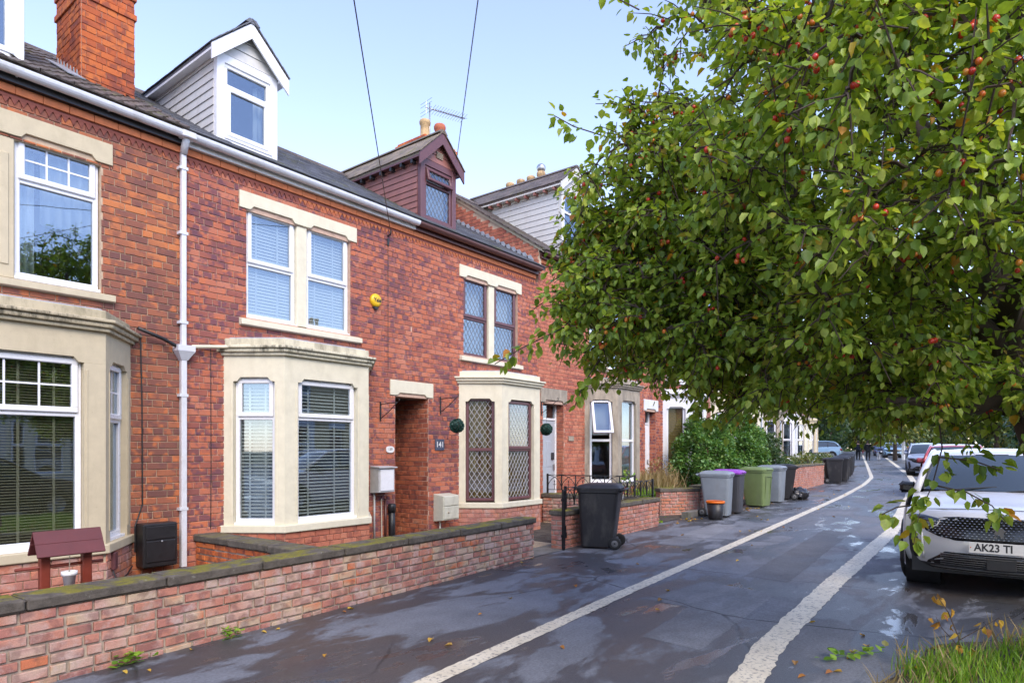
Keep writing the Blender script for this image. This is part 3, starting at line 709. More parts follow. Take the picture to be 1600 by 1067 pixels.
m = MB(); m.tube([(x(3.32), -.02, 3.02), (x(3.34), -.016, 2.2), (x(3.345), -.016, 1.0), (x(3.30), -.016, .86), (x(3.262), -.02, .75), (x(3.26), -.02, .45)], .009, 5); m.tube([(x(4.17), -.012, 3.0), (x(4.175), -.012, 1.4), (x(4.17), -.012, .62)], .006, 5); m.build('wall_cable', M_['black'], hA)
# ---- house B: cream bay, red brick
hB, WB, wB = terrace('terraced_house', 3.80, 7.69, 'red brick terraced house with cream bay, white windows and white dormer')
x = lambda X: X - 3.80
opsB = [(x(4.666), x(6.385), 3.43, 4.87), (x(4.44), x(6.62), .5, 2.95), (x(7.31), 9, -.2, 2.54)]
lintel2(hB, M_['stone_b'], x(4.557), x(6.497), 4.885, 5.112, [(x(4.666), x(5.443)), (x(5.613), x(6.385))])
sill(hB, M_['stone_b'], x(4.56), x(6.57), 3.31, 3.405)
m = MB(); m.cbox(x(5.443), x(5.613), .0, .14, 3.406, 4.884, .012); m.build('mullion', M_['stone_b'], hB)
for a, b in ((4.67, 5.44), (5.617, 6.382)):
    window(hB, I4, x(a), x(b), 3.44, 4.945, v0=.05, transom=.49, blind=('blindw', .045, R(62), 2))
m = MB(); m.prism([(x(7.19), 2.555), (x(7.31), 2.555), (x(7.35), 2.56), (x(7.40), 2.60), (x(7.98), 2.60), (x(8.03), 2.56), (x(8.08), 2.555), (x(8.19), 2.555), (x(8.19), 2.81), (x(7.19), 2.81)], -.025, .2); m.build('passage_lintel', M_['stone_b'], hB, bevel=.008)
exB = [(x(4.557), x(6.497), 4.885, 5.112), (x(4.56), x(6.57), 3.31, 3.405), (x(7.19), 9, 2.54, 2.81), (x(4.44), x(6.62), 2.95, 3.02)]
frontwall(hB, WB, 0, wB, -.1, 5.26, opsB, exB, M_['brick_b'], M_['mortar_r'], 220, 12)
bw = dict(transom=.72, blind=('blindw', .046, R(26), 2)); bl = dict(transom=.72, blind=('blindw', .046, R(26), 2), curtain=[(.30, .52, .6, 2.5, 'cover', .02, .09)])
bay(hB, WB, x(4.337), x(6.725), M_['stone_b'], M_['stone_bd'], M_['brick_d'], M_['mortar_r'], [bl, bw, bw])
eaves(hB, 0, wB, ZE - .05, M_['gutw'], None, (M_['terrd'], M_['terr']), split=x(5.45))
roB, zr = roof(hB, WB, 0, wB, ZE, YE, YRL, PITCH, M_['slate'], holes=[(x(4.37), x(5.26), .1, 2.3)])
shell(hB, 0, wB, 5.5, YRL, zr, 5.7, M_['mortar'], left=False, right=False)
dormer(hB, WB, x(4.369), x(5.263), .22, 5.80, 6.97, 7.52, PITCH, YE, ZE, 'upvc', 'upvc_d', 'upvc', 'slate', dict(transom=.70, sash=None, lsash=True, curtain=[(x(5.0), x(5.15), 5.9, 6.8, 'curtain', .015, .07)]))
# ---- house C: cream bay, maroon frames, brown dormer
hC, WC, wC = terrace('terraced_house', 7.69, 11.40, 'red brick terraced house with maroon leaded windows and brown plank dormer')
x = lambda X: X - 7.69
opsC = [(x(9.0), x(10.67), 3.43, 4.86), (x(8.96), x(10.98), .5, 2.95), (-2, x(8.08), -.2, 2.54)]
lintel2(hC, M_['stone_b'], x(8.877), x(10.78), 4.875, 5.10, [(x(9.0), x(9.75)), (x(9.92), x(10.67))])
sill(hC, M_['stone_b'], x(8.89), x(10.78), 3.305, 3.40)
m = MB(); m.cbox(x(9.75), x(9.92), .0, .14, 3.401, 4.874, .012); m.build('mullion', M_['stone_b'], hC)
for a, b in ((9.004, 9.746), (9.924, 10.666)):
    window(hC, I4, x(a), x(b), 3.43, 4.93, v0=.05, mat='brownf', transom=.48, lead=(.105, .155), curtain=[(x(a) + .05, x(b) - .05, 3.45, 4.9, 'curtain', .012, .12)], cill=False)
exC = [(x(8.877), x(10.78), 4.875, 5.10), (x(8.89), x(10.78), 3.305, 3.40), (-2, x(8.19), 2.54, 2.81), (x(8.96), x(10.98), 2.95, 3.02)]
frontwall(hC, WC, 0, wC, -.1, 5.26, opsC, exC, M_['brick_b'], M_['mortar_r'], 220, 13)
cw = dict(mat='brownf', transom=.5, sash='top', lead=(.10, .15, 1), blind=('blindo', .038, R(42), 2), cill=False); cl = dict(cw); cl['sash'] = None
bay(hC, WC, x(8.86), x(11.08), M_['stone_b'], M_['stone_b'], M_['brick_gw2'], M_['mortar_r'], [cl, cw, cw])
eaves(hC, 0, wC - .12, ZE - .05, M_['gutb'], None, (M_['terrd'], M_['terr']), split=.001)
roC, zr = roof(hC, WC, 0, wC, ZE, YE, YRL, PITCH, M_['slate'], holes=[(x(8.106), x(9.027), .1, 2.3)])
shell(hC, 0, wC, 5.5, YRL, zr, 5.7, M_['mortar'], left=False)
dC = dormer(hC, WC, x(8.106), x(9.027), .22, 5.78, 6.90, 7.46, PITCH, YE, ZE, 'brownf', 'brownp', 'brownf', 'tilem', dict(transom=.68, tilt=R(16), lead=(.10, .15), curtain=[(x(8.2), x(8.9), 5.8, 6.8, 'curtain', .01, .1)], cill=False), rafters='black')
m = MB()
for i in range(5): m.box(x(8.49), x(8.66), .195, .21, 7.0 + i * .024, 7.012 + i * .024)
m.build('vent_grille', M_['stone_d'], dC)
chimney(hC, WC, x(10.2), x(11.1), 2.25, 3.05, 6.6, 8.68, M_['brick_ch'], M_['mortar_r'], [(x(10.40), 2.45, .46, .125, 'potb'), (x(10.88), 2.45, .54, .135, 'potr')], 30)
# covered passage between B and C: brick side walls under a dark ceiling
pw = MB(); pw.box(x(8.085), x(8.15), .222, 5.4, -.1, 2.7); pwo = pw.build('passage_wall', M_['mortar_g'], hC)
Mp, Lp = fM((x(8.085), 5.4), (x(8.085), .0)); rr = brick_rows(0, Lp, -.1, 2.54, gap=.009, rng=random.Random(5)); place_bricks(pwo, WC, rr, Mp, M_['brick_al'], 50)
pw = MB(); pw.box(x(7.24), x(7.305), .222, 5.4, -.1, 2.7); pw.build('passage_wall', M_['mortar_g'], hC)
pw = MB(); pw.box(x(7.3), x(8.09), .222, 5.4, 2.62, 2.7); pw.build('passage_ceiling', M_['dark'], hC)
pw = MB(); pw.box(x(7.3), x(8.09), 3.2, 3.24, -.1, 2.62); pw.build('passage_gate', M_['brownf'], hC)
# ------------------------------------------------------------------ bay-fronted houses further up the street
def house2(X0, Y0, rot, base, wd, door, bx, st, std, brick, mortar, label, frame='upvc', bricks=60, dorm=None, dmat='doorg', blinds=None, wins=None, ez=5.70, rmat='slate', gable=False, chim=True, pots=(), grp=None, open_win=False):
    h = empty('terraced_house', (X0, Y0, base), rot, label, 'house', grp); W = T((X0, Y0, base)) @ RZ(rot)
    p2 = R(33.7); xl, xr = bx; um = (xl + xr) / 2
    o1, o2 = (um - .85, um - .08), (um + .08, um + .85)
    ops = [(o1[0], o2[1], 3.45, 4.95), (xl + .1, xr - .1, .5, 2.95), (door[0], door[1], -.2, 2.42)]
    lintel2(h, st, o1[0] - .1, o2[1] + .1, 4.97, 5.2, [o1, o2]); sill(h, st, o1[0] - .1, o2[1] + .1, 3.34, 3.43)
    m = MB(); m.cbox(o1[1], o2[0], 0, .14, 3.431, 4.969, .01); m.build('mullion', st, h)
    for a, b in (o1, o2): window(h, I4, a + .004, b - .004, 3.46, 5.03, v0=.05, mat=frame, transom=.5, curtain=[(a + .05, b - .05, 3.5, 5.0, 'curtain', .015, .1)])
    m = MB(); m.prism(shoulder(door[0] - .1, door[1] + .1, 2.44, 2.75, door[0], door[1]), -.03, .12); m.build('door_lintel', st, h, bevel=.006)
    d = MB(); d.cbox(door[0] + .05, door[1] - .05, .22, .27, -.1, 2.05, .01)
    for zc in (.25, 1.0): d.cbox(door[0] + .16, (door[0] + door[1]) / 2 - .03, .212, .23, zc, zc + .6, .012); d.cbox((door[0] + door[1]) / 2 + .03, door[1] - .16, .212, .23, zc, zc + .6, .012)
    do = d.build('door', M_[dmat], h); d = MB(); bars(d, door[0], door[1], -.12, 2.5, .055, .20, .28, I4); d.cbox(door[0] + .04, door[1] - .04, .205, .275, 2.06, 2.11, .006); d.build('door_frame', M_['upvc'], do)
    d = MB(); d.box(door[0] + .05, door[1] - .05, .24, .246, 2.11, 2.45); d.build('fanlight', M_['glass'], do)
    d = MB(); d.cbox(door[1] - .14, door[1] - .08, .195, .215, .92, 1.06, .006); d.build('handle', M_['steel'], do)
    rv = MB(); rv.box(door[0] - .06, door[0] - .005, .222, .5, -.1, 2.45); rv.box(door[1] + .005, door[1] + .06, .222, .5, -.1, 2.45); rv.box(door[0] - .06, door[1] + .06, .222, .5, 2.5, 2.56); rv.build('porch_reveal', brick if not bricks else mortar, h)
    if bricks:
        ex = [(o1[0] - .1, o2[1] + .1, 4.97, 5.2), (o1[0] - .1, o2[1] + .1, 3.34, 3.43), (door[0] - .1, door[1] + .1, 2.42, 2.75), (xl, xr, 2.95, 3.02)]
        wl_ = frontwall(h, W, 0, wd, -.3, ez - .3, ops, ex, brick, mortar, bricks, int(X0 * 10))
        Md, Ld = fM((door[1], .2), (door[1], 0)); place_bricks(wl_, W, brick_rows(0, Ld, -.1, 2.42), Md, brick, 20)
    else:
        m = MB(); wall_sheet(m, 0, wd, -.3, ez - .3, ops, .22); m.build('wall', mortar, h)
    wn_ = wins or [dict(transom=.5), dict(transom=.5), dict(transom=.5)]
    wn_ = [dict(q, mat=frame) if q and 'mat' not in q else q for q in wn_]
    bay(h, W, xl, xr, st, std, brick if bricks else mortar, M_['mortar_r'] if bricks else mortar, wn_, z0=.50, plinth=0 if not bricks else 9)
    eaves(h, 0, wd, ez - .05, M_['gutb'] if bricks else M_['black'], None, (M_['terrd'], M_['terr']), split=.001)
    ro, zr = roof(h, W, 0, wd, ez, YE, YRL, p2, M_[rmat], limit=0 if not bricks else 120, tw=.3, te=.24)
    shell(h, 0, wd, ez - .06, YRL, zr, 5.7, mortar if bricks else M_['mortar_r'])
    if dorm:
        dormer(h, W, dorm[0], dorm[1], .22, ez + .26, dorm[2], dorm[3], p2, YE, ez, frame if frame == 'upvc' else 'upvc', dorm[4], dorm[5], 'tile', dict(transom=.68, sash=None), rafters=dorm[6], oh=.16, npl=12)
    if chim:
        chimney(h, W, wd - .5, wd + .25, 2.2, 3.2, 6.8, zr + .95, M_['brick_ch'], M_['mortar_r'], pots or [(wd - .3, 2.5, .5, .12, 'potb'), (wd + .02, 2.5, .5, .12, 'potb'), (wd - .15, 2.95, .5, .12, 'potr')], 0)
    m = MB(); m.tube([(wd - .1, -.165, ez - .1), (wd - .1, -.07, ez - .3), (wd - .1, -.06, 0)], .036, 8); m.build('downpipe', M_['black'], h)
    return h, W, zr
wo = [dict(transom=.5, tilt=R(34), curtain=[(.17, .62, 1.75, 2.6, 'cover', .004, .3)]), dict(transom=.5, sash=None, curtain=[(.15, .98, .55, 2.6, 'cover', .03, .16)]), dict(transom=.5)]
hD, WD, zrD = house2(11.40, FY, 0, .25, 4.70, (.18, 1.02), (1.90, 4.05), M_['stone_d'], M_['stone_d'], M_['brick_d'], M_['mortar_r'], 'orange red brick house with grey stone bay and tilted open white window',
    bricks=180, dorm=(1.25, 2.25, 7.60, 8.15, 'upvc_d', 'upvc_d', 'brownp'), wins=wo, rmat='tile', pots=[(3.2, 2.4, .42, .12, 'potb'), (3.55, 2.4, .42, .12, 'potb'), (3.95, 2.4, .42, .12, 'potb'), (4.3, 2.4, .45, .12, 'potb'), (4.6, 2.5, .42, .12, 'potb')], chim=False)
chD = chimney(hD, WD, 2.65, 3.2, 1.8, 3.3, 6.8, 8.42, M_['brick_ch'], M_['mortar_r'], [(2.92, 3.06, .46, .12, 'potb'), (2.92, 2.68, .46, .12, 'potb'), (2.92, 2.33, .46, .12, 'potb'), (2.92, 1.99, .5, .12, 'potb')], 0)
m = MB(); m.sphere((2.92, 1.99, 9.02), .13, 14, 8, (1, 1, .95)); m.build('chimney_cowl', M_['steel'], chD)
# gable of D standing proud above the lower roof of C
p2 = R(33.7); ez = 5.70
gz_hi = lambda y: ez + (y - YE) * math.tan(p2) - .02; gz_lo = lambda y: roofz(y) - .25
gm = MB(); gm.prism([(-.05, gz_lo(0) - .2), (YRL, gz_lo(YRL) - .1), (YRL, gz_hi(YRL)), (-.05, gz_hi(-.05))], -.03, .05, None, 'yz'); gw = gm.build('gable_wall', M_['mortar'], hD)
Mg, Lg = fM((-.03, YRL), (-.03, -.05))
rr = [r for r in brick_rows(0, Lg, 5.0, 8.0, rng=random.Random(9)) if gz_lo(YRL - (r[0]+r[1])/2) - .1 < r[2] and r[3] < gz_hi(YRL - r[1]) + .0 and r[3] < gz_hi(YRL - r[0])]
place_bricks(gw, WD, rr, Mg, M_['brick_d'], 80)
m = MB(); m.prism([(-.16, gz_hi(-.16) - .06), (YRL, gz_hi(YRL) - .06), (YRL, gz_hi(YRL) + .0), (-.16, gz_hi(-.16) + .0)], -.06, .06, None, 'yz'); m.build('verge_fillet', M_['stone_a'], hD)
m = MB(); n = 16
for i in range(n):
    a = -.2 + (YRL + .2) * i / n; b = -.2 + (YRL + .2) * (i + 1) / n; m.prism([(a, gz_hi(a) + .002), (b + .03, gz_hi(b + .03) + .002), (b + .03, gz_hi(b + .03) + .03), (a, gz_hi(a) + .05)], -.09, .2, None, 'yz')
m.build('verge_tiles', M_['tile'], hD, kind='stuff')
m = MB(); n = 17
for i in range(n):
    y = .1 + (YRL - .2) * i / n; z = roofz(y) - .25; m.prism([(y - .02, z - .02), (y + .17, z + .07), (y + .17, z + .15), (y + .06, z + .15), (y - .02, z + .03)], -.052, -.044, None, 'yz')
m.build('stepped_flashing', M_['lead'], hD, kind='stuff')
eb = dict(transom=None, sash=None, blind=('blindo', .05, R(55), 0)); 
house2(16.10, FY, 0, .30, 4.20, (.42, 1.12), (1.55, 3.80), M_['stone_w'], M_['stone_w'], M_['brick_b'], M_['mortar_r'], 'red brick house with white painted bay and tan blind behind the bush',
    bricks=160, dorm=(1.6, 2.6, 7.55, 8.1, 'upvc_d', 'upvc_d', 'brownp'), wins=[eb, eb, eb], dmat='upvc', rmat='slate')
# far row: the street bends, walls too distant to show single bricks
def brickwork(name, c1, c2, mo):
    t = NT(name); br = t.new('ShaderNodeTexBrick', {'Color1': (*c1, 1), 'Color2': (*c2, 1), 'Mortar': (*mo, 1), 'Scale': 1.0, 'Mortar Size': .008, 'Brick Width': .235, 'Row Height': .084})
    mp = t.new('ShaderNodeMapping'); mp.inputs['Rotation'].default_value = (R(90), 0, 0); t.l.new(t.obj(), mp.inputs['Vector'])
    t.l.new(mp.outputs[0], br.inputs['Vector']); t.col(t.mix(1.0, br.outputs['Color'], t.ramp(t.noise(1.2, 4, .6, t.pos()), [(.3, .75), (.7, 1.15)]), 'MULTIPLY')); t.rough(.88); t.bump(br.outputs['Fac'], -.3, .01); return t.m
M_['bw_red'] = brickwork('far_red_brickwork', (.40,.12,.08), (.27,.08,.06), (.42,.28,.2))
M_['bw_pur'] = brickwork('far_purple_brickwork', (.20,.085,.08), (.14,.06,.065), (.26,.18,.16))
FR = R(6.5)
far = [('stone_b','bw_red','red brick house with a cream bay just past the big bush',None),('stone_b','bw_red','red brick house with a weathered cream bay, second past the bush',None),('stone_d','bw_pur','purple brick house with an unpainted dark stone bay',None),
       ('stone_w','bw_pur','purple brick house with a bright white bay beside the dark stone bay',None),('stone_b','bw_pur','purple brick house with a cream bay and maroon curtain',None),('stone_a','bw_pur','end terrace house with beige bay above the white garden wall',None)]
for i, (st, bwk, lb, _) in enumerate(far):
    ox = 20.30 + i * 4.9 * math.cos(FR); oy = FY + .1 + i * 4.9 * math.sin(FR)
    house2(ox, oy, FR, gz(ox) + .22, 4.9, (.45, 1.3), (2.0, 4.25), M_[st], M_['stone_bd'] if st == 'stone_b' else M_[st], M_[bwk], M_[bwk], lb, bricks=0, dmat='upvc' if i % 2 else 'brownf',
           dorm=(2.4, 3.4, 7.5, 8.05, 'upvc_d', 'upvc', None) if i % 2 == 0 else None, rmat='slate', ez=5.7)
for i, (X, st, lb) in enumerate([(-5.5, 'stone_b', 'red brick terraced house next door to the beige bayed house'), (-10.2, 'stone_w', 'red brick terraced house two doors from the beige bayed house'), (-14.9, 'stone_b', 'red brick terraced house three doors from the beige bayed house')]):
    house2(X, FY, 0, 0, 4.7, (.3, 1.2), (1.9, 4.05), M_[st], M_[st], M_['bw_red'], M_['bw_red'], lb, bricks=0, dmat='brownf', dorm=(2.0, 3.0, 7.5, 8.0, 'upvc_d', 'upvc', None), chim=True)
# ------------------------------------------------------------------ ground, footpath, road
def bend(X): return 0.0 if X < 28 else .11 * (X - 28)
def asphalt(name, base, wet, seed=0.0):
    t = NT(name); p = t.pos(); ps = t.pos((.55, .95, 1.0)); pl = t.pos((.38, 1.1, 1.0))
    w1 = t.noise(.85, 6, .62, ps, dist=.6); w2 = t.noise(2.6, 5, .6, pl, dist=.8)
    wm = t.math('ADD', t.math('MULTIPLY', w1, .62), t.math('MULTIPLY', w2, .38))
    wetf = t.ramp(wm, [(.462, 0.0), (.505, 1.0)])
    pud = t.ramp(wm, [(.565, 0.0), (.59, 1.0)])
    dry = t.mix(t.ramp(t.noise(1.7, 5, .6, p), [(.3, 0.0), (.7, 1.0)]), tuple(a * .8 for a in base), tuple(a * 1.25 for a in base))
    wetc = t.mix(t.ramp(t.noise(.7, 3, .5, ps), [(.45, 0.0), (.65, 1.0)]), (.046, .048, .052), (.070, .056, .047))
    c = t.mix(t.math('MULTIPLY', wetf, wet), dry, wetc)
    g = t.noise(240, 3, .7, p); c = t.mix(1.0, c, t.ramp(g, [(.3, .72), (.7, 1.35)]), 'MULTIPLY'); c = t.mix(1.0, c, t.ramp(t.noise(42, 3, .75, p), [(.35, .80), (.65, 1.22)]), 'MULTIPLY')
    # cracks
    vo = t.new('ShaderNodeTexVoronoi', feature='DISTANCE_TO_EDGE'); vo.inputs['Scale'].default_value = .42
    mv = t.new('ShaderNodeMix', data_type='VECTOR'); mv.inputs[0].default_value = .12; t.l.new(p, mv.inputs[4])
    nz = t.n.new('ShaderNodeTexNoise'); nz.inputs['Scale'].default_value = 2.2; t.l.new(p, nz.inputs['Vector']); t.l.new(nz.outputs['Color'], mv.inputs[5])
    t.l.new(mv.outputs[1], vo.inputs['Vector'])
    ck = t.math('MULTIPLY', t.ramp(vo.outputs['Distance'], [(0.002, 1.0), (.0075, 0.0)]), t.ramp(t.noise(.5, 2, .5, p), [(.46, 0.0), (.54, 1.0)]))
    c = t.mix(t.math('MULTIPLY', ck, .8), c, (.012, .012, .012))
    t.col(c)
    r = t.math('SUBTRACT', .78, t.math('MULTIPLY', t.math('MULTIPLY', wetf, wet), .40))
    r = t.math('SUBTRACT', r, t.math('MULTIPLY', t.math('MULTIPLY', pud, wet), .34), clamp=True); t.rough(r)
    hgt = t.math('MULTIPLY', t.math('ADD', g, t.math('MULTIPLY', ck, -2.0)), t.math('SUBTRACT', 1.0, t.math('MULTIPLY', pud, wet * .96)))
    t.bump(hgt, .35, .008); return t.m
M_['asph'] = asphalt('wet_asphalt', (.142, .150, .166), .9)
M_['asph2'] = asphalt('road_asphalt', (.075, .073, .072), .4)
def ground_mat():
    t = NT('earth_and_grass'); p = t.pos(); t.col(t.mix(t.ramp(t.noise(.3, 5, .6, p), [(.4, 0.0), (.6, 1.0)]), (.06, .075, .025), (.09, .075, .05))); t.rough(.95); t.bump(t.noise(20, 4, .6, p), .6, .03); return t.m
M_['earth'] = ground_mat()
def soil_mat():
    t = NT('garden_soil'); p = t.pos(); t.col(t.mix(t.ramp(t.noise(4, 5, .7, p), [(.4, 0.0), (.6, 1.0)]), (.05, .037, .028), (.10, .085, .065))); t.rough(.95); t.bump(t.noise(45, 4, .7, p), .8, .02); return t.m
M_['soil'] = soil_mat()
def gravel_mat():
    t = NT('buff_gravel'); p = t.pos(); v = t.new('ShaderNodeTexVoronoi'); v.inputs['Scale'].default_value = 55; t.l.new(p, v.inputs['Vector'])
    t.col(t.mix(v.outputs['Color'], (.30, .22, .13), (.55, .44, .30))); t.rough(.85); t.bump(v.outputs['Distance'], -.8, .012); return t.m
M_['gravel'] = gravel_mat()
M_['conc'] = plain('grey_concrete', (.20, .19, .17), .85, var=.3, scale=5, bump=.4, dirt=((.08, .085, .03), .8))
def paint_mat():
    t = NT('worn_white_paint'); p = t.pos(); e = t.ramp(t.noise(26, 5, .7, p), [(.53, 0.0), (.62, .85)])
    c = t.mix(t.ramp(t.noise(3, 4, .6, p), [(.3, 0.0), (.7, 1.0)]), (.62, .55, .40), (.76, .69, .53)); t.col(t.mix(e, c, (.22, .20, .17))); t.rough(.55); t.bump(t.noise(120, 4, .7, p), .4, .004); return t.m
M_['paint'] = paint_mat()
def strip(name, mat, xs, ya, yb, dz, kind='structure', ny=1):
    m = MB(); vs = []; fs = []
    for X in xs:
        for k in range(ny + 1): vs.append((X, ya(X) + (yb(X) - ya(X)) * k / ny, gz(X) + dz))
    for i in range(len(xs) - 1):
        for k in range(ny): a = i * (ny + 1) + k; fs.append((a, a + ny + 1, a + ny + 2, a + 1))
    m.add(vs, fs); return m.build(name, mat, kind=kind)
XS = [-60, -20] + [i * 2.0 for i in range(-4, 31)] + [70, 85, 100, 120, 160]
m = MB(); vs = []; fs = []
GX = [-400, -60] + XS[1:] + [400, 900]; GY = [-900, -200, -60, -20, 0, 20, 60, 200, 900]
for X in GX:
    for Y in GY: vs.append((X, Y, gz(X) - .16))
for i in range(len(GX) - 1):
    for k in range(len(GY) - 1): a = i * len(GY) + k; fs.append((a, a + len(GY), a + len(GY) + 1, a + 1))
m.add(vs, fs); m.build('ground', M_['earth'], kind='structure')
strip('footpath', M_['asph'], XS, lambda X: -2.4 + bend(X), lambda X: 8.17 + max(0, X - 20.3) * .1139 + (0 if X < 52 else 6), 0.0)
strip('road', M_['asph2'], XS, lambda X: -8.6 + bend(X), lambda X: -2.52 + bend(X), -.11)
strip('pavement', M_['conc'], XS, lambda X: -11.0 + bend(X), lambda X: -8.72 + bend(X), 0.0)
for nm, y0 in (('kerb', -2.52), ('kerb', -8.72)):
    m = MB(); vs = []; fs = []
    for X in XS:
        for (dy, dz) in ((0, -.15), (0, .008), (.12, .008), (.12, -.15)): vs.append((X, y0 + dy + bend(X), gz(X) + dz))
    for i in range(len(XS) - 1):
        for k in range(3): a = i * 4 + k; fs.append((a, a + 4, a + 5, a + 1))
    m.add(vs, fs); m.build(nm, M_['conc'], kind='structure')
def line(pts, wd, seed, taper=0.0, jag=.006):
    r2 = random.Random(seed); m = MB(); vs = []; fs = []; dense = []
    for (a, b) in zip(pts, pts[1:]):
        n = max(2, int((Vector(b) - Vector(a)).length / .07)) if a[0] < 16 else max(2, int((Vector(b) - Vector(a)).length / .5))
        for i in range(n): dense.append(Vector(a).lerp(Vector(b), i / n))
    dense.append(Vector(pts[-1]))
    # round the corners
    for _ in range(6): dense = [dense[0]] + [(dense[i-1] + dense[i] * 2 + dense[i+1]) / 4 for i in range(1, len(dense) - 1)] + [dense[-1]]
    for i, p in enumerate(dense):
        t = dense[min(i+1, len(dense)-1)] - dense[max(i-1, 0)]; t.normalize(); nn = Vector((-t.y, t.x))
        for s in (-1, 1): q = p + nn * s * (wd / 2 + r2.uniform(-jag, jag)); vs.append((q.x, q.y, gz(q.x) + .004))
    for i in range(len(dense) - 1): fs.append((2*i, 2*i+2, 2*i+3, 2*i+1))
    m.add(vs, fs); return m
line([(-1.5,3.02),(3.22,3.29),(4.34,3.38),(6.30,3.53),(9.58,3.68),(13.0,3.84),(16.9,4.03),(22.5,4.30),(28.85,4.77),(34.66,5.40),(42.9,6.83),(55,8.92),(71.4,11.8),(90,15)], .165, 1).build('footpath_line', M_['paint'], kind='structure')
line([(1.0,1.0),(4.6,1.50),(5.62,1.64),(8.41,1.745),(14.0,1.86),(22,2.5),(30.8,3.25),(37.5,4.19),(52.9,6.72),(80,11.2)], .235, 2, jag=.012).build('parking_line', M_['paint'], kind='structure')
# patch repairs, an iron cover, then the front gardens
M_['asphp'] = asphalt('patched_asphalt', (.105, .108, .115), .45); M_['asphq'] = asphalt('pale_patched_asphalt', (.18, .185, .195), .35)
def patch_sheet(pts, mat, seed):
    r2 = random.Random(seed); out = []
    for a, b in zip(pts, pts[1:] + pts[:1]):
        n = max(2, int((Vector(b) - Vector(a)).length / .12))
        for i in range(n): q = Vector(a).lerp(Vector(b), i / n); out.append((q.x + r2.uniform(-.012, .012), q.y + r2.uniform(-.012, .012)))
    m = MB(); m.add([(x_, y_, gz(x_) + .002) for x_, y_ in out], [tuple(range(len(out)))]); m.build('asphalt_patch', mat, kind='structure')
patch_sheet([(5.15, 2.05), (7.6, 2.15), (7.75, 3.05), (6.5, 3.2), (6.45, 2.7), (5.2, 2.6)], M_['asphq'], 1)
patch_sheet([(8.3, 2.2), (13.6, 2.45), (13.65, 2.95), (8.35, 2.75)], M_['asphp'], 2)
patch_sheet([(10.2, 4.3), (13.4, 4.5), (13.4, 5.05), (10.2, 4.85)], M_['asphq'], 3)
m = MB(); m.cbox(-.30, .30, -.22, .22, -.05, .006, .004)
for i in range(7):
    for k in range(5): m.cbox(-.26 + i * .08, -.21 + i * .08, -.18 + k * .08, -.14 + k * .08, .0062, .010, .001)
o = m.build('inspection_cover', M_['conc'], None, 'grey iron inspection cover set in the footpath beyond the bins', 'cover'); o.location = (22.2, 4.9, gz(22.2)); o.rotation_euler = (0, 0, R(3))
XG = [i * 1.0 for i in range(-2, 8)] + [7.9]
strip('front_garden', M_['soil'], XG, lambda X: 5.6 + .0585 * (X - 1.6), lambda X: 8.17, .006)
strip('gravel_path', M_['gravel'], [7.93, 8.5, 9.2], lambda X: 6.25, lambda X: 8.17, .006)
strip('garden_path', M_['conc'], [7.93, 8.8, 9.2], lambda X: 5.75, lambda X: 6.25, .007)
strip('front_garden', M_['soil'], [9.2, 10, 12, 14.1, 15, 17, 20], lambda X: 6.0, lambda X: 8.17, .006)
strip('front_garden', M_['soil'], [20, 24, 28, 34, 40, 46, 50], lambda X: 6.2 + bend(X), lambda X: 8.2 + (X - 20.3) * .1139, .02)
# ------------------------------------------------------------------ garden walls
def coping_mat(name, mossy):
    t = NT(name); p = t.pos(); nz = t.n.new('ShaderNodeNewGeometry').outputs['Normal']; sx = t.new('ShaderNodeSeparateXYZ'); t.l.new(nz, sx.inputs[0])
    up = t.ramp(sx.outputs['Z'], [(.35, 0.0), (.8, 1.0)])
    c = t.mix(t.ramp(t.noise(9, 5, .7, p), [(.35, 0.0), (.65, 1.0)]), (.075, .064, .052), (.155, .135, .11))
    ms = t.math('MULTIPLY', t.ramp(t.noise(3.1, 6, .72, p), [(.44, 0.0), (.56, 1.0)]), up); ms = t.math('MULTIPLY', ms, mossy)
    mc = t.mix(t.noise(30, 3, .6, p), (.10, .11, .012), (.30, .25, .03))
    c = t.mix(ms, c, mc); li = t.math('MULTIPLY', t.ramp(t.noise(17, 4, .7, p), [(.64, 0.0), (.70, 1.0)]), .6); c = t.mix(li, c, (.34, .33, .28))
    t.col(c); t.rough(.92); t.bump(t.math('ADD', t.noise(80, 5, .7, p), t.math('MULTIPLY', ms, 1.2)), .8, .012); return t.m
M_['cope'] = coping_mat('mossy_coping_stone', 1.0); M_['cope2'] = coping_mat('dark_coping_stone', .35)
